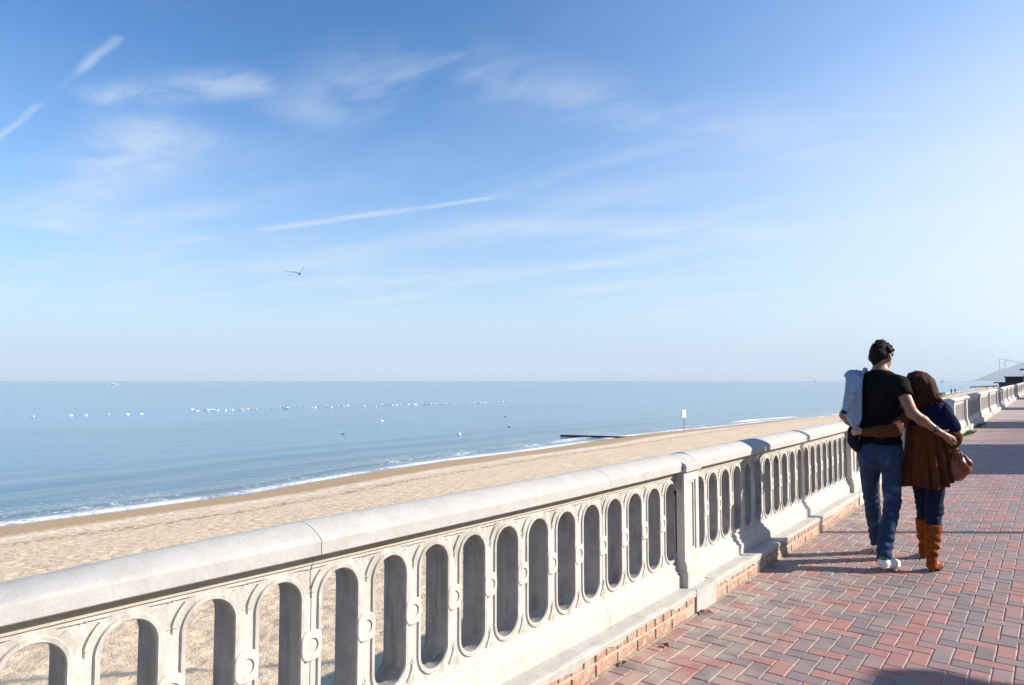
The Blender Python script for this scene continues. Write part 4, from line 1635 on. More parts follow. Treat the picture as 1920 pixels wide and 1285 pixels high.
# one sleeve hanging out over the back
mb = MB()
rings = []
for i in range(15):
    t = i / 14
    c = np.array((-1.330 - 0.078 * t, 6.262 + 0.004 * t, 1.405 - 0.150 * t)) - np.array(JR)
    d1 = np.array((0.88, 0, -0.47))
    w_ = 0.030 - 0.006 * t + 0.003 * math.sin(t * 17)
    th_ = 0.0095 + 0.002 * math.sin(t * 23)
    rings.append([tuple(c + d1 * w_ * math.cos(q) * 0.9 + np.array((0, 1, 0)) * th_ * math.sin(q) + np.array((0, 0.003 * math.sin(3 * q + 9 * t), 0))) for q in np.linspace(0, 2 * math.pi, 19)[:-1]])
mb.loft(rings)
mb.build('sleeve', M_jk, jacket, smooth=True)
mb = MB()
mb.tube([(-1.400, 6.268, 1.268), (-1.412, 6.270, 1.246)], 0.020, 14)
mb.v = [tuple(np.array(p) - np.array(JR)) for p in mb.v]
mb.build('cuff', fabric('dark_cuff', (0.02, 0.02, 0.024)), jacket)

# black bag at his left hip
PR = (-1.355, 6.38, 0.92)
pouch = thing('shoulder_bag', PR, 'small soft black bag hanging at the left hip of the man', 'bag')
Pb = Field((-1.48, 6.22, 0.86), (-1.22, 6.56, 1.20), 0.007)
Pb.box((-1.350, 6.375, 1.055), (0.052, 0.075, 0.080), 0.045, 0.0)
Pb.ell((-1.328, 6.36, 0.975), (0.050, 0.068, 0.062), 0.05)
Pb.push(lambda x, y, z: 0.005 * waves(x, y, z, 51, 55, 6) + 0.0025 * waves(x, y, z, 52, 120, 4))
M_blk = fabric('black_nylon', (0.008, 0.008, 0.010), 0.6, 0.2)
obj('bag_body', Pb.mesh('bag_body', PR), M_blk, pouch)
mb = MB()
mb.tube([(-1.345, 6.33, 1.12), (-1.345, 6.322, 1.22), (-1.330, 6.318, 1.36), (-1.315, 6.335, 1.50), (-1.30, 6.38, 1.560), (-1.30, 6.46, 1.560), (-1.325, 6.535, 1.45), (-1.36, 6.53, 1.25), (-1.362, 6.42, 1.12)], 0.008, 8)
mb.v = [tuple(np.array(p) - np.array(PR)) for p in mb.v]
mb.build('strap', M_blk, pouch)
mb = MB()
mb.tube([(-1.300, 6.302, 1.105), (-1.300, 6.300, 1.02)], 0.004, 6)
mb.v = [tuple(np.array(p) - np.array(PR)) for p in mb.v]
mb.build('zip', simple_mat('grey_zip', (0.1, 0.1, 0.11), 0.4), pouch)

# ------------------------------------------------------------------ the woman
WR = (-0.86, 6.60, 0.0)
wom = thing('person', WR, 'woman in flared brown coat and tan boots walking away, leaning on the man', 'person')
WC = np.array((-0.912, 6.635, 1.478))
WY = R(-14)
fwd = np.array((math.sin(WY), math.cos(WY), 0))
rgt = np.array((math.cos(WY), -math.sin(WY), 0))


def wh(r, f, z):
    return hd(r, f, z, WC)


B = Field((-1.40, 6.16, -0.02), (-0.54, 7.16, 1.64), 0.0085)
B.ell(WC, (0.071, 0.090, 0.106), 0.0, rot=-WY)
B.ell(wh(0, 0.038, -0.058), (0.050, 0.056, 0.056), 0.03)
B.cone(wh(0, 0.084, 0.003), wh(0, 0.100, -0.025), 0.008, 0.012, 0.012)
B.cone(wh(-.025, 0.080, 0.020), wh(.025, 0.080, 0.020), 0.008, 0.008, 0.014)
B.cone(wh(-.016, 0.084, -0.055), wh(.016, 0.084, -0.055), 0.008, 0.008, 0.008)
B.ell(wh(0, 0.074, -0.084), (0.018, 0.018, 0.016), 0.015)
for sgn in (-1, 1):
    B.ell(wh(sgn * 0.073, -0.005, -0.016), (0.010, 0.018, 0.029), 0.008)
B.cone((-0.872, 6.60, 1.305), (-0.898, 6.625, 1.415), 0.050, 0.047, 0.03)
B.ell((-0.862, 6.60, 1.205), (0.135, 0.100, 0.165), 0.03)
B.ell((-0.862, 6.60, 1.02), (0.115, 0.090, 0.15), 0.06)
B.ell((-0.858, 6.60, 0.860), (0.150, 0.110, 0.125), 0.06)
WLS, WLE, WLW = (-0.975, 6.560, 1.268), (-1.035, 6.272, 1.120), (-1.255, 6.258, 1.095)
WRS, WRE, WRW = (-0.745, 6.600, 1.272), (-0.672, 6.560, 1.055), (-0.705, 6.740, 0.985)
for s_ in (WLS, WRS):
    B.cone((-0.868, 6.60, 1.315), s_, 0.046, 0.046, 0.05)
B.chain([WLS, WLE], [0.043, 0.036], 0.03)
B.chain([WLE, WLW], [0.035, 0.024], 0.02)
B.chain([WRS, WRE], [0.043, 0.036], 0.03)
B.chain([WRE, WRW], [0.035, 0.024], 0.02)
hand(B, WLW, (-1.300, 6.262, 1.098),
     [((-1.325, 6.270, 1.112), (-1.350, 6.290, 1.112), (-1.362, 6.318, 1.108)),
      ((-1.328, 6.270, 1.098), (-1.355, 6.292, 1.096), (-1.367, 6.322, 1.092)),
      ((-1.326, 6.270, 1.084), (-1.352, 6.290, 1.080), (-1.362, 6.318, 1.076)),
      ((-1.320, 6.270, 1.071), (-1.342, 6.287, 1.066), (-1.352, 6.310, 1.062))],
     [(-1.296, 6.268, 1.128), (-1.318, 6.280, 1.140)], 0.0078, 0.022)
hand(B, WRW, (-0.722, 6.790, 0.965),
     [((-0.718, 6.816, 0.965), (-0.726, 6.836, 0.946), (-0.738, 6.828, 0.926)),
      ((-0.732, 6.814, 0.958), (-0.742, 6.832, 0.938), (-0.752, 6.822, 0.918)),
      ((-0.744, 6.808, 0.952), (-0.754, 6.824, 0.932), (-0.763, 6.814, 0.914)),
      ((-0.752, 6.798, 0.948), (-0.763, 6.812, 0.930), (-0.770, 6.802, 0.914))],
     [(-0.706, 6.800, 0.945), (-0.712, 6.818, 0.925)], 0.0078, 0.022)
WL_L = [(-0.925, 6.60, 0.850), (-0.905, 6.735, 0.470), (-0.935, 6.850, 0.110)]
WL_R = [(-0.795, 6.59, 0.850), (-0.810, 6.530, 0.470), (-0.822, 6.410, 0.125)]
for lg in (WL_L, WL_R):
    B.cone(lg[0], lg[1], 0.074, 0.040, 0.05)
    B.chain([lg[1], tuple(np.array(lg[1]) * 0.6 + np.array(lg[2]) * 0.4 + np.array((0, -.004, 0))), lg[2]], [0.039, 0.038, 0.030], 0.03)
B.cone((-0.935, 6.845, 0.075), (-0.945, 7.00, 0.026), 0.030, 0.022, 0.03)
B.cone((-0.822, 6.400, 0.085), (-0.795, 6.555, 0.026), 0.030, 0.022, 0.03)
obj('body', B.mesh('body', WR), skin_mat('fair_skin', (0.36, 0.19, 0.125)), wom)
mb = MB()
for sgn in (-1, 1):
    c = wh(sgn * 0.029, 0.083, 0.002)
    rings = []
    for q in range(1, 6):
        a = math.pi * q / 6
        rings.append([(c[0] + 0.011 * math.sin(a) * math.cos(t), c[1] + 0.011 * math.sin(a) * math.sin(t), c[2] + 0.011 * math.cos(a)) for t in np.linspace(0, 2 * math.pi, 9)[:-1]])
    mb.loft(rings)
mb.v = [tuple(np.array(p) - np.array(WR)) for p in mb.v]
mb.build('eyes', simple_mat('eye_white', (0.7, 0.7, 0.68), 0.2), wom)

Hh = Field((-1.10, 6.40, 1.26), (-0.66, 6.82, 1.64), 0.006)
Hh.ell(WC + (0.004, -0.012, 0.012), (0.096, 0.112, 0.112), 0.0)
Hh.cone((-0.905, 6.575, 1.49), (-0.880, 6.500, 1.345), 0.085, 0.048, 0.05)
Hh.cone((-0.955, 6.600, 1.47), (-0.965, 6.530, 1.335), 0.050, 0.030, 0.04)
Hh.cone((-0.850, 6.590, 1.50), (-0.800, 6.540, 1.385), 0.062, 0.044, 0.04)
Hh.cone((-0.825, 6.575, 1.43), (-0.768, 6.545, 1.352), 0.046, 0.020, 0.03)
Hh.cone((-0.840, 6.60, 1.50), (-0.778, 6.56, 1.385), 0.058, 0.034, 0.03)
Hh.cone((-0.790, 6.555, 1.390), (-0.752, 6.550, 1.345), 0.020, 0.007, 0.02)
Hh.cone((-0.905, 6.52, 1.36), (-0.920, 6.498, 1.312), 0.030, 0.008, 0.02)
Hh.cone((-0.860, 6.50, 1.36), (-0.850, 6.488, 1.308), 0.026, 0.008, 0.02)
for q in range(16):
    a_ = -0.985 + 0.235 * q / 15
    tip = 1.298 + 0.020 * math.sin(q * 2.3) + 0.045 * (q / 15) ** 2
    Hh.cone((a_, 6.515 + 0.03 * abs(q - 6) / 9, 1.375), (a_ + 0.012 + 0.018 * (q / 15), 6.487 + 0.045 * abs(q - 6) / 9, tip), 0.017, 0.004, 0.008)
Hh.push(lambda x, y, z: 0.0042 * waves(x + 0.25 * z, y, z, 61, 105, 6, (1, 1, 0.22)) + 0.0045 * waves(x, y, z, 62, 42, 5, (1, 1, 0.6)))
Hh.clip(lambda x, y, z: 0.75 * ((x - WC[0]) * fwd[0] + (y - WC[1]) * fwd[1]) - np.clip(z - WC[2], -0.03, 1) * 0.72 - 0.012)
obj('hair', Hh.mesh('hair', WR), hair_mat('auburn_hair', (0.008, 0.003, 0.002), (0.105, 0.030, 0.016)), wom)

hs = MB()
rs = np.random.default_rng(17)
for q in range(230):
    f_ = rs.uniform(0, 1)
    a_ = math.pi * (1.0 + 1.05 * f_) + 0.1                      # round the back of the head, left to right
    rr = 1.0 + rs.uniform(-0.02, 0.07)
    c_ = WC + np.array((0.004, -0.012, 0.012))
    p0 = c_ + np.array((0.060 * math.cos(a_) * rr, 0.075 * math.sin(a_) * rr, 0.092 * rr))
    p1 = c_ + np.array((0.098 * math.cos(a_) * rr, 0.116 * math.sin(a_) * rr, 0.02))
    ex = -0.985 + 0.225 * f_ + rs.normal(0, 0.012)
    ey = 6.485 + 0.075 * abs(2 * f_ - 0.9) ** 1.6 + rs.normal(0, 0.006)
    ez = 1.292 + 0.055 * f_ + rs.uniform(0, 0.055)
    p2 = np.array((0.5 * p1[0] + 0.5 * ex + rs.normal(0, .006), 0.45 * p1[1] + 0.55 * ey - 0.012, 0.5 * p1[2] + 0.5 * ez))
    p3 = np.array((ex + 0.010 + 0.028 * f_ * rs.uniform(0.2, 1.2), ey, ez))
    hs.tube([p0 - WR, p1 - WR, p2 - WR, (0.35 * p2 + 0.65 * p3) + np.array((rs.normal(0, .004), -.003, 0)) - WR, p3 - WR], [0.002, 0.0036, 0.0036, 0.0026, 0.0006], 4, False)
wh_o = [o for o in wom.children if o.name.startswith('hair')][0]
hs.build('strands', wh_o.data.materials[0], wh_o, smooth=True)

# coat: flared skirt hung in pleats from the waist, and two wide sleeves
M_coat = fabric('brown_wool', (0.085, 0.026, 0.009), 0.82, 0.22, 9, sheen=0.03)
mb = MB()
NT_, NZ_ = 200, 34
VALLEYS = [(0.35, .04, .09), (1.1, .045, .12), (2.0, .04, .10), (2.9, .045, .12), (3.60, .026, .10), (4.05, .036, .10), (4.58, .020, .12), (4.92, .042, .08), (5.38, .050, .09), (5.78, .028, .07), (6.08, .030, .06)]
cols_ = []
for inner in (0, 1):
    rings = []
    for q in range(NZ_ + 1):
        w = q / NZ_
        ring = []
        for k in range(NT_):
            a = 2 * math.pi * k / NT_
            hemz = 0.648 + 0.060 * max(0.0, math.cos(a)) ** 2 + 0.012 * math.sin(3 * a + 1)
            z = 1.150 + (hemz - 1.150) * w
            fl = w ** 1.15
            rx = 0.142 + 0.060 * fl
            ry = 0.118 + 0.060 * fl
            fold = 0.010 * math.sin(5 * a + 1.0)
            for va_, vd_, vw_ in VALLEYS:
                dd_ = (a - va_ - 0.10 * (w - 0.5) + math.pi) % (2 * math.pi) - math.pi
                fold += -vd_ * math.exp(-(dd_ / vw_) ** 2) + 0.35 * vd_ * math.exp(-((dd_ - 2.0 * vw_) / vw_) ** 2)
            fold = fold * (0.10 + 0.90 * w ** 0.8) + 0.004 * math.sin(23 * a + 5 * w) * w
            r = 1 + (fold / 0.17) - inner * 0.035
            ring.append((-0.858 + rx * r * math.cos(a) + 0.004 * w - WR[0], 6.585 + ry * r * math.sin(a) - WR[1], z - WR[2]))
        rings.append(ring)
    cols_.append(rings)
rings = cols_[0] + cols_[1][::-1]
mb.loft(rings, True, False)
coat = mb.build('coat', M_coat, wom, smooth=True)
Sl = Field((-1.40, 6.14, 0.86), (-0.54, 6.86, 1.40), 0.0085)
Sl.chain([WLS, (-1.020, 6.40, 1.175), WLE], [0.050, 0.050, 0.048], 0.03)
Sl.chain([WLE, tuple(np.array(WLE) * 0.5 + np.array(WLW) * 0.5 + np.array((0, 0, -0.008))), (-1.245, 6.258, 1.095)], [0.047, 0.043, 0.036], 0.03)
Sl.chain([WRS, (-0.705, 6.575, 1.14), WRE], [0.056, 0.066, 0.068], 0.03)
Sl.chain([WRE, (-0.690, 6.66, 1.015)], [0.066, 0.054], 0.03)
Sl.ell((-0.862, 6.60, 1.18), (0.146, 0.112, 0.16), 0.05)
Sl.ell((-0.862, 6.598, 1.06), (0.138, 0.110, 0.16), 0.05)
Sl.push(lambda x, y, z: 0.0085 * waves(x, y, z, 71, 62, 6) + 0.004 * waves(x, y, z, 72, 130, 5))
Sl.clip(lambda x, y, z: np.minimum(1.05 - z, 0.125 - np.abs(x + 0.865)) * (np.abs(x + 0.862) < 0.16) + np.where(np.abs(x + 0.862) < 0.16, 0, -1.0) + 0 * y)
obj('coat_top', Sl.mesh('coat_top', WR), M_coat, wom)
# navy wrap over the shoulders
Nv = Field((-1.10, 6.42, 1.02), (-0.56, 6.80, 1.42), 0.0075)
Nv.ell((-0.862, 6.60, 1.205), (0.150, 0.118, 0.17), 0.0)
Nv.ell((-0.850, 6.575, 1.15), (0.140, 0.105, 0.14), 0.05)
for s_ in (WLS, WRS):
    Nv.cone((-0.868, 6.60, 1.318), s_, 0.058, 0.060, 0.05)
Nv.cone(WRS, (-0.690, 6.570, 1.145), 0.066, 0.074, 0.03)
Nv.cone(WLS, (-1.000, 6.52, 1.20), 0.060, 0.058, 0.03)
Nv.inflate(0.006)
Nv.push(lambda x, y, z: 0.006 * waves(x, y, z, 81, 42, 6, (1, 1, 0.5)) + 0.0022 * waves(x, y, z, 82, 100, 5))
Nv.push(lambda x, y, z: 0.010 * np.exp(-(((x + 0.742) - 0.25 * (z - 1.25)) / 0.012) ** 2) * (y < 6.6))
Nv.clip(lambda x, y, z: 1.135 - 0.22 * np.clip(x + 0.86, -0.2, 0.13) + 0.012 * np.sin(40 * x) - z + 0 * y)
Nv.clip(lambda x, y, z: z - 1.368 + 0 * x * y)
obj('wrap', Nv.mesh('wrap', WR), fabric('navy_knit', (0.006, 0.008, 0.042), 0.85, 0.2), wom)
# jeans
Jn = Field((-1.06, 6.34, 0.28), (-0.66, 6.98, 0.98), 0.008)
Jn.ell((-0.858, 6.60, 0.855), (0.155, 0.116, 0.12), 0.0)
for lg in (WL_L, WL_R):
    Jn.cone(lg[0], lg[1], 0.086, 0.060, 0.03)
    Jn.cone(lg[1], tuple(np.array(lg[1]) * 0.45 + np.array(lg[2]) * 0.55), 0.060, 0.052, 0.03)
Jn.push(lambda x, y, z: 0.004 * waves(x, y, z, 91, 50, 6, (0.6, 0.6, 1.4)) - 0.003 * np.sin(z * 120 + 20 * x) * np.exp(-((z - 0.46) / 0.08) ** 2))
Jn.clip(lambda x, y, z: 0.30 - z + 0 * x * y)
obj('jeans', Jn.mesh('jeans', WR), denim_mat('dark_denim', (0.005, 0.008, 0.030), (0.015, 0.024, 0.07)), wom)


def boot(parent, knee, ankle, heel, toe, top, root, m, ms, seed):
    kn, an, h_, t_ = (np.array(p, float) for p in (knee, ankle, heel, toe))
    F = Field(np.minimum.reduce([an, h_, t_, kn]) - 0.11, np.array((max(an[0], t_[0], kn[0]) + .11, max(an[1], t_[1], kn[1]) + .11, top + 0.05)), 0.007)
    up = an + (kn - an) * (top - an[2]) / (kn[2] - an[2])
    F.chain([an + (0, 0, 0.0), an * 0.5 + up * 0.5 + np.array((0, -.008, 0)), up + (0, 0, 0.02)], [0.038, 0.054, 0.064], 0.0)
    F.cone(an, h_ + (0, 0.012, 0.060), 0.038, 0.031, 0.02)
    F.cone(h_ + (0, 0.016, 0.055), t_ + (0, 0, 0.026), 0.032, 0.023, 0.03)
    F.push(lambda x, y, z: -0.0085 * np.sin(z * 92 + 30 * (x - an[0]) + 2.2 * np.sin(25 * (y - an[1]))) * np.exp(-((z - an[2] - 0.06) / 0.08) ** 2) + 0.004 * waves(x, y, z, seed, 60, 6))
    F.push(lambda x, y, z: -0.004 * (z > top - 0.055) + 0 * x * y)
    F.clip(lambda x, y, z: z - top - 0.10 * (an[0] - x) * 0.5 + 0 * y)
    F.clip(lambda x, y, z: 0.006 - z + 0 * x * y)
    bt = obj('boot', F.mesh('boot', root), m, parent)
    mb = MB()
    d = (t_ - h_)[:2] / np.linalg.norm((t_ - h_)[:2])
    n_ = np.array((-d[1], d[0]))
    rings = []
    for z, sc in ((0.0015, 0.55), (0.04, 0.68), (0.075, 1.0)):
        c = h_[:2] + d * 0.012
        rings.append([(c[0] + 0.026 * sc * math.cos(a) - root[0], c[1] + 0.024 * sc * math.sin(a) - root[1], z) for a in np.linspace(0, 2 * math.pi, 15)[:-1]])
    mb.loft(rings)
    rings = []
    for k in range(9):
        w = k / 8
        c = h_[:2] * (1 - w) + (t_[:2] + d * 0.02) * w
        zz = max(0.0025, 0.052 * (1 - w / 0.6)) if w < 0.6 else 0.0025
        hw = 0.024 + 0.012 * math.sin(min(1, w * 1.25) * math.pi) if w < 0.95 else 0.012
        rings.append([(c[0] - n_[0] * hw - root[0], c[1] - n_[1] * hw - root[1], zz), (c[0] + n_[0] * hw - root[0], c[1] + n_[1] * hw - root[1], zz),
                      (c[0] + n_[0] * hw - root[0], c[1] + n_[1] * hw - root[1], zz + .008), (c[0] - n_[0] * hw - root[0], c[1] - n_[1] * hw - root[1], zz + .008)])
    mb.loft(rings)
    mb.build('heel_and_sole', ms, bt)


M_boot = fabric('tan_suede', (0.215, 0.050, 0.007), 0.8, 0.25, 16, sheen=0.03)
M_heel = leather_mat('stacked_heel', (0.11, 0.05, 0.025))
boot(wom, WL_R[1], WL_R[2], (-0.826, 6.378, 0), (-0.788, 6.560, 0), 0.365, WR, M_boot, M_heel, 95)
boot(wom, WL_L[1], WL_L[2], (-0.937, 6.832, 0), (-0.946, 7.020, 0), 0.350, WR, M_boot, M_heel, 97)

# handbag on her right forearm
BR = (-0.635, 6.60, 0.72)
bag = thing('handbag', BR, 'slouchy reddish-brown leather handbag hanging from the right forearm of the woman', 'handbag')
Hb = Field((-0.84, 6.40, 0.66), (-0.48, 6.80, 1.06), 0.0065)
ctr = [(-0.668, 6.60, 0.965), (-0.625, 6.60, 0.90), (-0.582, 6.60, 0.845), (-0.660, 6.60, 0.80), (-0.640, 6.60, 0.77), (-0.700, 6.60, 0.80)]
Hb.cone((-0.668, 6.60, 0.955), (-0.640, 6.60, 0.86), 0.030, 0.070, 0.0)
Hb.cone((-0.640, 6.60, 0.860), (-0.585, 6.60, 0.850), 0.070, 0.036, 0.04)
Hb.cone((-0.655, 6.60, 0.850), (-0.655, 6.60, 0.790), 0.075, 0.066, 0.04)
Hb.cone((-0.655, 6.60, 0.790), (-0.590, 6.60, 0.815), 0.064, 0.040, 0.04)
Hb.cone((-0.655, 6.60, 0.790), (-0.715, 6.60, 0.795), 0.064, 0.050, 0.04)
Hb.push(lambda x, y, z: 0.010 * np.abs(y - 6.60) * 6 * 0.35)
Hb.push(lambda x, y, z: 0.0075 * np.sin(np.arctan2(x + 0.668, 1.02 - z) * 26 + 8 * (y - 6.6)) * np.clip((z - 0.76) / 0.15, 0, 1) * np.clip((1.0 - z) / 0.1, 0, 1))
Hb.push(lambda x, y, z: 0.003 * waves(x, y, z, 99, 70, 6))
M_bag = leather_mat('cognac_leather', (0.185, 0.046, 0.018), 0.36)
bb = obj('bag_body', Hb.mesh('bag_body', BR), M_bag, bag)
for yy in (6.565, 6.635):
    mb = MB()
    mb.tube([(-0.690, yy, 0.945), (-0.705, yy, 1.00), (-0.700, yy + .0, 1.068), (-0.685, yy, 1.095), (-0.664, yy, 1.080), (-0.650, yy, 1.02), (-0.648, yy, 0.945)], 0.0075, 8)
    mb.v = [tuple(np.array(p) - np.array(BR)) for p in mb.v]
    mb.build('handle', M_bag, bag, smooth=True)
mb = MB()
mb.tube([(-0.645, 6.548, 0.965), (-0.620, 6.540, 0.955), (-0.610, 6.540, 0.925), (-0.612, 6.536, 0.89)], [0.006, 0.008, 0.010, 0.012], 8)
mb.v = [tuple(np.array(p) - np.array(BR)) for p in mb.v]
mb.build('tassel', M_bag, bag)
mb = MB()
for p in ((-0.648, 6.556, 0.955), (-0.690, 6.556, 0.955)):
    ring = [(p[0] + 0.012 * math.cos(a), p[1], p[2] + 0.012 * math.sin(a)) for a in np.linspace(0, 2 * math.pi, 13)]
    mb.tube(ring, 0.0028, 6, False)
mb.v = [tuple(np.array(p) - np.array(BR)) for p in mb.v]
mb.build('ring', simple_mat('brass', (0.6, 0.45, 0.2), 0.3, 0.05, metal=1.0), bag)

# ------------------------------------------------------------------ things on the beach
def at_beach(u, v):
    return float(beach_z(np.array(u), np.array(v)))


M_galv = simple_mat('galvanised_post', (0.30, 0.27, 0.24), 0.6, 0.2)
M_board = simple_mat('white_board', (0.74, 0.74, 0.72), 0.6, 0.05)
M_wood = simple_mat('tarred_timber', (0.035, 0.032, 0.032), 0.85, 0.4, 6)


def beach_sign(u, v, h, label):
    r = thing('beach_sign', (u, v, at_beach(u, v)), label, 'sign')
    mb = MB()
    mb.tube([(0, 0, -0.4), (0, 0, h)], 0.035, 10)
    mb.build('post', M_galv, r)
    mb = MB()
    mb.box((-0.25, -0.02, h - 0.60), (0.25, 0.02, h + 0.02))
    b = mb.build('board', M_board, r)
    b.rotation_euler = (0, 0, R(78))
    mb = MB()
    mb.box((-0.265, -0.028, h - 0.61), (-0.248, 0.028, h + 0.03))
    mb.box((0.248, -0.028, h - 0.61), (0.265, 0.028, h + 0.03))
    f = mb.build('board_frame', M_galv, r)
    f.rotation_euler = (0, 0, R(78))
    return r


beach_sign(-24.05, 52.98, 1.86, 'white board on a thin post standing at the edge of the wet sand')
beach_sign(-26.4, 288.3, 3.4, 'thin distant post standing far along the beach')


def groyne(pts, label, h=0.55):
    """row of tarred posts carrying horizontal planks, running into the sea"""
    (u0, v0, z0), (u1, v1, z1) = pts
    r = thing('groyne', (u0, v0, z0 - 0.6), label, 'groyne')
    L = math.hypot(u1 - u0, v1 - v0)
    ang = math.atan2(v1 - v0, u1 - u0)
    r.rotation_euler = (0, 0, ang)
    n = max(4, int(L / 1.2))
    post = MB()
    post.tube([(0, 0, -0.5), (0, 0, h + 0.62)], 0.09, 8)
    pm = post.fixed('post')
    pm.materials.append(M_wood)
    for k in range(n + 1):
        o = obj('post', pm, None, r, (L * k / n, random.uniform(-.03, .03), random.uniform(-.08, .05) + (z1 - z0) * k / n))
    for q in range(3):
        pl = MB()
        a, b = (0, 0.10, 0.55 + 0.2 * q), (L, 0.10, 0.55 + 0.2 * q + (z1 - z0))
        pl.add([(a[0], 0.08, a[2]), (b[0], 0.08, b[2]), (b[0], 0.13, b[2]), (a[0], 0.13, a[2]), (a[0], 0.08, a[2] + .17), (b[0], 0.08, b[2] + .17), (b[0], 0.13, b[2] + .17), (a[0], 0.13, a[2] + .17)],
               [(3, 2, 1, 0), (4, 5, 6, 7), (0, 1, 5, 4), (1, 2, 6, 5), (2, 3, 7, 6), (3, 0, 4, 7)])
        pl.build('plank', M_wood, r)


groyne([(-32.9, 47.85, -3.56), (-27.2, 50.1, -3.58)], 'low dark timber groyne lying in the shallows left of the white sign', -0.02)
groyne([(-33.0, 211, -2.9), (-27.0, 250, -2.6)], 'dark groyne on the far beach beside the hair of the woman', 0.3)
groyne([(-46, 560, -3.0), (-36, 660, -2.6)], 'faint farthest groyne before the headland', 0.3)

# ------------------------------------------------------------------ small far figures
def small_person(u, v, label, pose=0):
    z = at_beach(u, v)
    r = thing('person', (u, v, z), label, 'person', 'tiny figures far along the beach')
    F = Field((-0.4, -0.4, -0.02), (0.4, 0.4, 1.85), 0.03)
    F.cone((-.09, .12 * pose, 0.05), (-.09, 0, 0.85), 0.06, 0.09, 0.04)
    F.cone((.09, -.12 * pose, 0.05), (.09, 0, 0.85), 0.06, 0.09, 0.04)
    F.ell((0, 0, 1.15), (0.19, 0.13, 0.36), 0.06)
    F.cone((-.22, 0, 1.40), (-.27, .05, 0.85), 0.06, 0.045, 0.04)
    F.cone((.22, 0, 1.40), (.27, -.05, 0.85), 0.06, 0.045, 0.04)
    F.cone((0, 0, 1.42), (0, 0.02, 1.58), 0.06, 0.05, 0.03)
    F.ell((0, 0.02, 1.68), (0.085, 0.10, 0.12), 0.02)
    obj('body', F.mesh('body'), simple_mat('dark_clothes', (0.03, 0.03, 0.04), 0.9), r)


small_person(-28.97, 285.4, 'tiny dark figure on the far sand, left one of a pair', 1)
small_person(-27.94, 286.2, 'tiny dark figure on the far sand, right one of a pair', 0.6)
small_person(-29.4, 449.4, 'tiny dark figure on the far sand above the distant balustrade', 0.8)
small_person(-26.5, 451.7, 'tiny dark figure on the far sand beside the dark building', 0.5)

# ------------------------------------------------------------------ birds
M_gull = simple_mat('white_plumage', (0.78, 0.78, 0.77), 0.8, 0.06)
M_grey = simple_mat('grey_plumage', (0.14, 0.16, 0.20), 0.8, 0.2)
M_beak = simple_mat('yellow_beak', (0.55, 0.32, 0.05), 0.5)
gF = Field((-0.16, -0.30, -0.10), (0.16, 0.30, 0.26), 0.016)
gF.ell((0, 0, 0.04), (0.085, 0.20, 0.075), 0.0)
gF.cone((0, -0.15, 0.06), (0, -0.27, 0.085), 0.04, 0.012, 0.03)
gF.cone((0, 0.14, 0.07), (0, 0.17, 0.15), 0.04, 0.032, 0.03)
gF.ell((0, 0.185, 0.172), (0.034, 0.045, 0.036), 0.02)
G_body = gF.mesh('body')
G_body.materials.append(M_gull)
wF = Field((-0.16, -0.34, -0.02), (0.16, 0.16, 0.2), 0.016)
wF.ell((0, -0.04, 0.088), (0.078, 0.17, 0.036), 0.0)
wF.cone((-.03, -0.15, 0.09), (-.015, -0.31, 0.10), 0.022, 0.006, 0.02)
wF.cone((.03, -0.15, 0.09), (.015, -0.31, 0.10), 0.022, 0.006, 0.02)
G_wing = wF.mesh('folded_wings')
G_wing.materials.append(simple_mat('pale_grey_plumage', (0.50, 0.52, 0.55), 0.8))
mbk = MB()
mbk.tube([(0, 0.222, 0.170), (0, 0.268, 0.158)], [0.012, 0.003], 6)
G_beak = mbk.fixed('beak')
G_beak.materials.append(M_beak)
first = None


def gull(u, v, label, group=None, sc=1.0):
    global first
    if first is None:
        first = thing('gull', (0, 0, 0), label, 'gull')
        for nm, m_ in (('body', G_body), ('folded_wings', G_wing), ('beak', G_beak)):
            obj(nm, m_, None, first)
        o = first
    else:
        o = clone(first)
    for k in ('group',):
        if k in o:
            del o[k]
    tag(o, label, 'gull', group)
    o.location = (u, v, SEA_Z + 0.0)
    o.rotation_euler = (0, 0, random.uniform(0, 6.28))
    o.scale = (sc, sc, sc)
    return o


line_u = np.array([-105.2, -104.3, -102.8, -100.4, -97.0, -93.5])
line_v = np.array([52.5, 60.8, 76.6, 92.5, 107.5, 121.0])
rg = np.random.default_rng(4)
for k in range(118):
    t = rg.beta(0.95, 1.15) * 5
    v = float(np.interp(t, range(6), line_v))
    u = float(np.interp(t, range(6), line_u)) + float(rg.normal(0, 2.0))
    gull(u, v + float(rg.normal(0, 1.2)), 'small white gull floating in the long raft of gulls out on the sea', 'gulls in the long raft on the sea', float(rg.uniform(0.85, 1.25)))
for u, v, l in ((-104.9, 31.2, 'white gull afloat near the left edge, leftmost of a loose row of six'), (-104.2, 35.4, 'white gull afloat, second from the left in a loose row of six'),
                (-102.6, 36.6, 'white gull afloat, third from the left in a loose row of six'), (-103.4, 39.7, 'white gull afloat, fourth from the left in a loose row of six'),
                (-101.2, 41.4, 'white gull afloat, fifth from the left in a loose row of six'), (-101.4, 43.3, 'white gull afloat, rightmost in a loose row of six'),
                (-41.1, 44.3, 'single white gull afloat close to the shore, below the raft of gulls'), (-61.8, 53.3, 'single gull on open water just below the middle of the raft'),
                (-49.6, 38.3, 'single small gull on open water, lowest and left of the near ones'), (-43.8, 54.6, 'single gull on the water, left of the groyne'),
                (-56.5, 69.7, 'single gull on the water above and right of the nearest gull')):
    gull(u, v, l, None, 1.0)

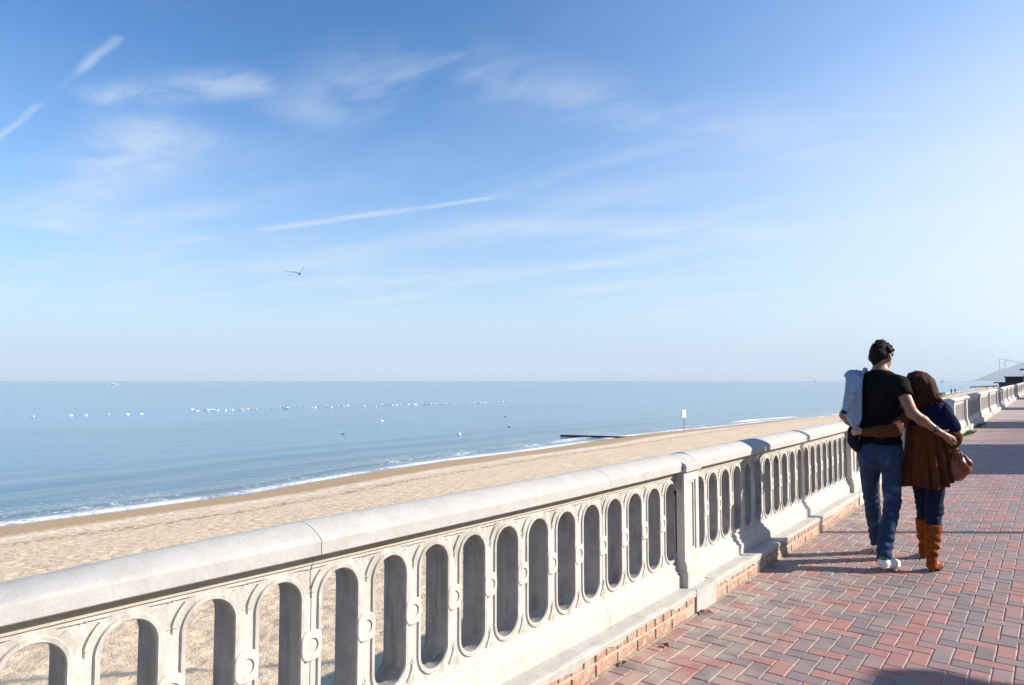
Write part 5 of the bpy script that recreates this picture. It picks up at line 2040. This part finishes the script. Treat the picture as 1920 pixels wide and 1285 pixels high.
# flying gull
FG = (-32.75, 22.18, 7.45)
fg = thing('flying_gull', FG, 'dark-winged gull gliding alone in the sky with one wing raised', 'gull', rz=R(62))
bF = Field((-0.12, -0.34, -0.10), (0.12, 0.34, 0.12), 0.012)
bF.ell((0, 0, 0), (0.062, 0.19, 0.058), 0.0)
bF.cone((0, -0.14, 0.005), (0, -0.30, 0.015), 0.035, 0.020, 0.03)
bF.ell((0, 0.205, 0.012), (0.034, 0.055, 0.035), 0.03)
obj('body', bF.mesh('body'), simple_mat('shaded_plumage', (0.30, 0.27, 0.27), 0.8), fg)
mb = MB()
mb.tube([(0, 0.255, 0.008), (0, 0.305, 0.0)], [0.014, 0.004], 6)
mb.build('beak', M_beak, fg)


def wing(sgn, angs):
    mb = MB()
    p = Vector((sgn * 0.04, 0.05, 0.03))
    rings = []
    a = 0
    for k, (dl, ang, ch, th, sweep) in enumerate(angs):
        p = p + Vector((sgn * dl * math.cos(ang), sweep, dl * math.sin(ang)))
        rings.append([(p.x, p.y + ch * 0.35, p.z + th), (p.x, p.y + ch * 0.1, p.z + th * 1.6), (p.x, p.y - ch * 0.65, p.z), (p.x, p.y + ch * 0.1, p.z - th * 0.5)])
    mb.loft(rings)
    return mb


wing(1, [(0, 1.05, 0.20, .016, 0), (0.13, 1.10, 0.21, .018, .02), (0.16, 1.12, 0.19, .015, .02), (0.16, 0.95, 0.15, .011, -.03), (0.16, 0.90, 0.09, .007, -.06), (0.12, 0.9, 0.03, .004, -.06)]).build('wing', M_grey, fg)
wing(-1, [(0, 0.1, 0.20, .016, 0), (0.15, 0.30, 0.21, .018, .02), (0.16, 0.20, 0.19, .015, .02), (0.18, -0.12, 0.15, .011, -.03), (0.18, 0.0, 0.09, .007, -.06), (0.13, 0.30, 0.03, .004, -.06)]).build('wing', M_grey, fg)

# ------------------------------------------------------------------ boats
def sailboat(u, v, h, label):
    r = thing('sailboat', (u, v, SEA_Z), label, 'sailboat')
    mb = MB()
    L = h * 0.75
    rings = []
    for t in np.linspace(0, 1, 7):
        w = 0.16 * L * math.sin(math.pi * min(0.97, 0.25 + 0.75 * t)) if t < 1 else 0.01
        rings.append([(-w, (0.5 - t) * -L, 0.09 * h), (w, (0.5 - t) * -L, 0.09 * h), (w * 0.5, (0.5 - t) * -L * 0.92, -0.02 * h), (-w * 0.5, (0.5 - t) * -L * 0.92, -0.02 * h)])
    mb.loft(rings)
    mb.build('hull', M_board, r)
    mb = MB()
    mb.tube([(0, 0, 0), (0, 0, h)], 0.012 * h, 6)
    mb.build('mast', M_galv, r)
    mb = MB()
    mb.add([(0.02 * h, -0.02 * h, 0.97 * h), (0.02 * h, -0.02 * h, 0.14 * h), (0.07 * h, -0.34 * h, 0.14 * h), (0.035 * h, -0.02 * h, 0.97 * h), (0.035 * h, -0.02 * h, 0.14 * h), (0.085 * h, -0.34 * h, 0.14 * h)],
           [(0, 1, 2), (5, 4, 3), (0, 3, 4, 1), (1, 4, 5, 2), (2, 5, 3, 0)])
    mb.build('sail', M_board, r)
    r.rotation_euler = (0, 0, R(70))


sailboat(-461.4, 739.6, 3.2, 'tiny white sail just under the horizon in the middle of the sea')
sailboat(-477.7, 1833, 10, 'tiny sailboat on the horizon left of the man')
sailboat(-226, 2033, 11, 'tiny sailboat on the horizon right of the woman')
sb = thing('speedboat', (-817.2, 318.3, SEA_Z), 'small white speedboat throwing spray below the horizon at the left', 'boat', rz=R(-40))
mb = MB()
rings = []
for t in np.linspace(0, 1, 8):
    w = 1.1 * (1 - max(0, t - 0.45) ** 2 * 3.1)
    rings.append([(-w, -3.5 + 7.5 * t, 1.1 + 0.3 * t), (w, -3.5 + 7.5 * t, 1.1 + 0.3 * t), (w * 0.6, -3.5 + 7.2 * t, -0.1 + 0.5 * t * t), (-w * 0.6, -3.5 + 7.2 * t, -0.1 + 0.5 * t * t)])
mb.loft(rings)
mb.build('hull', M_board, sb)
mb = MB()
mb.loft([[(-.7, -1.2, 1.2), (.7, -1.2, 1.2), (.7, 1.2, 1.2), (-.7, 1.2, 1.2)], [(-.55, -1.0, 2.1), (.55, -1.0, 2.1), (.5, 0.4, 2.1), (-.5, 0.4, 2.1)]])
mb.build('cabin', M_board, sb)
wkF = Field((-2.6, -10, -0.4), (2.6, -2, 1.8), 0.16)
for q in range(26):
    a = rg.uniform(0, 1)
    wkF.ell((rg.normal(0, 0.45 + a * 0.9), -3.2 - 6 * a, 0.15 + 0.5 * (1 - a) * rg.uniform(0.3, 1)), (0.5, 0.8, 0.35 * (1.2 - a)), 0.2)
obj('spray', wkF.mesh('spray'), M_board, sb)

# ------------------------------------------------------------------ headland and far buildings
ny_, nx_ = 300, 60
vv = np.linspace(0, 1, ny_)
uu = np.linspace(0, 1, nx_)
A_, B_ = np.meshgrid(vv, uu, indexing='ij')
Uh = -430 + 1900 * A_
Vh = 4700 + 900 * B_ + 160 * np.sin(A_ * 5)
prof = np.interp(Uh, [-430, -385, -325, -245, -142, -40, 200, 600, 1470], [0, 10, 46, 74, 113, 146, 178, 190, 170])
Zh = SEA_Z + prof * np.clip(np.sin(np.clip(B_ * 1.5, 0, 1) * math.pi / 2), 0, 1) ** 0.7 * (0.80 + 0.3 * fbm(Uh / 60, Vh / 60, 4, 9) + 0.22 * fbm(Uh / 13, Vh / 13, 3, 19)) - 2
KH = 2.3
hm = mesh('headland', np.stack([Uh.ravel() * KH, Vh.ravel() * KH, SEA_Z + (Zh.ravel() - SEA_Z) * KH], 1), grid_faces(ny_, nx_), True)
tag(obj('headland', hm, simple_mat('wooded_hill', (0.060, 0.075, 0.045), 0.95, 0.35, 0.012)), kind='structure')

M_dark = simple_mat('weathered_boards', (0.060, 0.038, 0.032), 0.85, 0.3, 3)
M_darkroof = simple_mat('slate_roof', (0.045, 0.048, 0.055), 0.7, 0.25, 3)
M_pale = simple_mat('pale_posts', (0.55, 0.50, 0.46), 0.8)
bd = thing('beach_pavilion', (-3.0, 112, float(zg(112))), 'long low dark pavilion with a railed upper deck at the far end of the balustrade', 'building')
z0 = float(zg(112))
mb = MB()
mb.box((-3.0, 0, -2.5), (14, 9, 0.62 - z0 + .55))
mb.build('lower_wall', simple_mat('grey_boards', (0.10, 0.095, 0.10), 0.85, 0.3, 3), bd)
mb = MB()
mb.box((-3.5, -0.7, 1.17 - z0), (14, 9.5, 1.32 - z0))
mb.build('deck', M_darkroof, bd)
mb = MB()
mb.box((-2.35, 1.6, 1.32 - z0), (14, 8, 1.92 - z0))
mb.build('upper_wall', M_dark, bd)
mb = MB()
mb.box((-2.45, 1.2, 1.92 - z0), (14, 8.4, 2.08 - z0))
mb.build('roof', M_dark, bd)
pm = MB()
pm.box((-0.05, -0.04, 1.36 - z0), (0.05, 0.04, 1.90 - z0))
pm = pm.fixed('baluster')
pm.materials.append(M_pale)
for k in range(40):
    obj('baluster', pm, None, bd, (-0.35 + 0.30 * k, 1.5, 0))
mb = MB()
mb.box((-0.4, 3, 2.08 - z0), (5.5, 6, 2.28 - z0))
mb.build('roof_light', simple_mat('blue_grey_metal', (0.10, 0.15, 0.22), 0.5), bd)

cr = thing('mast', (-7.4, 160, -2.5), 'tall white mast with stay wires rising behind the pavilion', 'mast')
M_wh = simple_mat('white_steel', (0.72, 0.73, 0.74), 0.5, 0.05)
mb = MB()
mb.tube([(0, 0, 0), (0, 0, 8.2)], 0.07, 8)
mb.build('pole', M_wh, cr)
mb = MB()
mb.tube([(-0.9, 0, 0), (-0.9, 0, 8.2)], 0.06, 8)
mb.build('pole', M_wh, cr)
mb = MB()
for z in (5.0, 6.2, 7.4, 8.1):
    mb.tube([(-1.0, 0, z), (0.2, 0, z)], 0.035, 6)
mb.build('crosspiece', M_wh, cr)
mb = MB()
mb.tube([(0.1, 0, 7.9), (4.2, 0, 6.6)], 0.05, 6)
mb.tube([(0.1, 0, 8.1), (9.0, 0, 5.8)], 0.035, 6)
mb.build('stay', M_wh, cr)
fl = thing('flagpole', (-3.82, 116.6, 1.9), 'thin white flagpole with a small dark flag on the pavilion roof', 'flagpole')
mb = MB()
mb.tube([(0, 0, 0), (0, 0, 1.45)], 0.035, 8)
mb.build('pole', M_wh, fl)
mb = MB()
rings = []
for k in range(7):
    x = 0.04 + 0.07 * k
    y = 0.03 * math.sin(k * 1.1)
    rings.append([(x, y, 1.02), (x, y, 1.26), (x, y + 0.012, 1.26), (x, y + 0.012, 1.02)])
mb.loft(rings)
mb.build('flag', simple_mat('dark_flag', (0.04, 0.05, 0.09), 0.8), fl)

# ------------------------------------------------------------------ what stands to the right of the promenade, outside the picture, and shades it
M_villa = simple_mat('villa_render', (0.55, 0.48, 0.38), 0.9, 0.15, 4)
M_vroof = simple_mat('clay_roof', (0.22, 0.09, 0.06), 0.85, 0.25, 8)
M_glass = simple_mat('dark_glass', (0.03, 0.04, 0.05), 0.1)


def villa(u0, u1, v0, v1, h, label, flat=False):
    r = thing('villa', (u0, v0, float(zg(v0))), label, 'house')
    w, d = u1 - u0, v1 - v0
    mb = MB()
    mb.box((0, 0, -0.1), (w, d, h))
    mb.build('wall', M_villa, r)
    mb = MB()
    if flat:
        mb.box((-.12, -.12, h + .002), (w + .12, d + .12, h + .18))
    else:
        mb.loft([[(-.1, -.02, h + .002), (w + .1, -.02, h + .002), (w / 2, -.02, h + 0.9)], [(-.1, d + .02, h + .002), (w + .1, d + .02, h + .002), (w / 2, d + .02, h + 0.9)]])
    mb.build('roof', M_vroof, r)
    for zz in np.arange(1.0, h - 1.2, 2.6):
        mb = MB()
        mb.box((-.03, d * 0.3, zz), (-.003, d * 0.7, zz + 1.4))
        wn = mb.build('window', M_glass, r)
        mb = MB()
        mb.box((-.12, d * 0.27, zz - .1), (-.003, d * 0.73, zz - .005))
        mb.build('sill', M_pale, wn)


kx = math.tan(math.pi / 2 - SUN_AZ)       # how far along the promenade a shadow travels per metre across it


def shade_villa(c0, c1, u0, u1, h, label, flat=False):
    villa(u0, u1, c0 + kx * u1, c1 + kx * u0, h, label, flat)


shade_villa(-9.5, 4.50, 5.0, 8.2, 3.66, 'unseen flat-roofed block right of the camera, added to cast the shadow in the bottom right corner', True)  # unseen block added for the corner shadow, height set to end it there
shade_villa(14.2, 20.4, 6.0, 9.5, 7.4, 'villa beyond the right edge whose shadow crosses the paving behind the handbag')
shade_villa(26.6, 30.6, 6.0, 8.2, 7.4, 'villa beyond the right edge whose shadow falls on the second far bay')
shade_villa(41.4, 44.8, 6.0, 7.8, 7.4, 'villa beyond the right edge whose shadow falls across the fourth far bay')
shade_villa(60.0, 66.0, 6.0, 8.4, 7.4, 'villa beyond the right edge whose shadow falls at the far end of the promenade')
M_post = simple_mat('green_iron', (0.03, 0.05, 0.045), 0.5)
for c, nm in ((8.87, 'street lamp beyond the right edge whose thin shadow crosses the paving behind the couple'), (21.7, 'street lamp beyond the right edge casting a thin shadow beyond the handbag'),
              (25.1, 'street lamp beyond the right edge casting a thin shadow by the far weeds'), (35.2, 'street lamp beyond the right edge casting a thin shadow on the third far bay')):
    u = 4.6
    lp = thing('street_lamp', (u, c + kx * u, float(zg(c + kx * u))), nm, 'street lamp')
    mb = MB()
    mb.tube([(0, 0, 0), (0, 0, 0.8), (0, 0, 0.85), (0, 0, 8.6)], [0.10, 0.09, 0.052, 0.045], 12)
    mb.build('pole', M_post, lp)
    mb = MB()
    mb.tube([(0, 0, 8.6), (0, 0, 8.75), (0, 0, 9.15), (0, 0, 9.3)], [0.10, 0.20, 0.26, 0.03], 12)
    mb.build('lantern', M_glass, lp)

# ------------------------------------------------------------------ leaves and weeds at the wall foot
M_leaf = simple_mat('dry_leaf', (0.20, 0.095, 0.045), 0.8, 0.4, 60)


def dry_leaf(u, v, s, rz, label):
    r = thing('dry_leaf', (u, v, 0.004), label, 'leaf', rz=rz)
    mb = MB()
    n = 12
    rings = []
    for k in range(n + 1):
        t = k / n
        w = s * 0.42 * math.sin(math.pi * min(0.98, max(0.03, t))) ** 0.8 * (1 + 0.25 * math.sin(k * 2.4))
        y = s * (t - 0.5)
        lift = s * 0.30 * (t - 0.5) ** 2 * 2
        rings.append([(-w, y, lift + w * 0.55), (0, y, lift), (w, y, lift + w * 0.75), (w, y, lift + w * 0.75 + .001), (0, y, lift + .0015), (-w, y, lift + w * 0.55 + .001)])
    mb.loft(rings)
    b = mb.build('blade', M_leaf, r)
    mb = MB()
    mb.tube([(0, -s * 0.75, s * 0.2), (0, -s * 0.45, s * 0.12), (0, 0, 0.004)], 0.0012, 5)
    mb.build('stalk', M_leaf, r)


dry_leaf(-1.868, 4.335, 0.055, 0.7, 'crumpled brown leaf at the foot of the nearest pier')
dry_leaf(-1.836, 4.372, 0.035, 2.2, 'smaller curled leaf lying just right of the crumpled leaf by the pier')
dry_leaf(-1.800, 3.670, 0.045, 1.2, 'dark curled leaf on the paving halfway along the brick plinth')
dry_leaf(-1.868, 3.30, 0.050, 0.4, 'reddish leaf tucked against the brick plinth, lowest in the picture')
dry_leaf(-1.858, 5.18, 0.025, 0.9, 'tiny dark scrap of leaf at the plinth just before the shadow of the couple')
M_weed = simple_mat('weed_green', (0.075, 0.135, 0.030), 0.8, 0.35, 30)


def weed(u, v, n, label):
    r = thing('weed', (u, v, float(zg(v))), label, 'weed')
    mb = MB()
    for k in range(n):
        a = rg.uniform(0, 6.28)
        b0 = Vector((rg.normal(0, 0.05), rg.normal(0, 0.55), 0))
        L = rg.uniform(0.03, 0.10)
        d = Vector((math.cos(a) * 0.6, math.sin(a) * 0.6, 1)).normalized()
        side = d.cross(Vector((math.sin(a), -math.cos(a), 0.2))).normalized() * L * 0.16
        m_ = b0 + d * L * 0.55
        tp = b0 + d * L + Vector((math.cos(a), math.sin(a), -0.3)) * L * 0.2
        mb.add([b0, m_ - side, tp, m_ + side], [(0, 1, 2, 3)])
    mb.build('leaves', M_weed, r)
    mb = MB()
    mb.tube([(0, 0, -0.02), (0, 0, 0.05)], 0.012, 6)
    mb.build('root_crown', M_weed, r)


weed(-1.93, 22.6, 260, 'clump of green weeds at the foot of the far balustrade beside the handbag')
weed(-1.95, 26.2, 240, 'second clump of green weeds farther along the foot of the far balustrade')

# ------------------------------------------------------------------ sea haze
hzm = bpy.data.materials.new('haze')
hzm.use_nodes = True
H = NT(hzm.node_tree)
H.n.clear()
vol = H.new('ShaderNodeVolumePrincipled')
vol.inputs['Color'].default_value = (0.80, 0.92, 1.0, 1)
vol.inputs['Density'].default_value = 0.00010
vol.inputs['Anisotropy'].default_value = 0.0
vo = H.new('ShaderNodeOutputMaterial')
H.l.new(vol.outputs[0], vo.inputs['Volume'])
mb = MB()
mb.box((-24500, -6000, -14.0), (6000, 24500, 560))
hz_o = mb.build('haze', hzm)
tag(hz_o, kind='stuff')
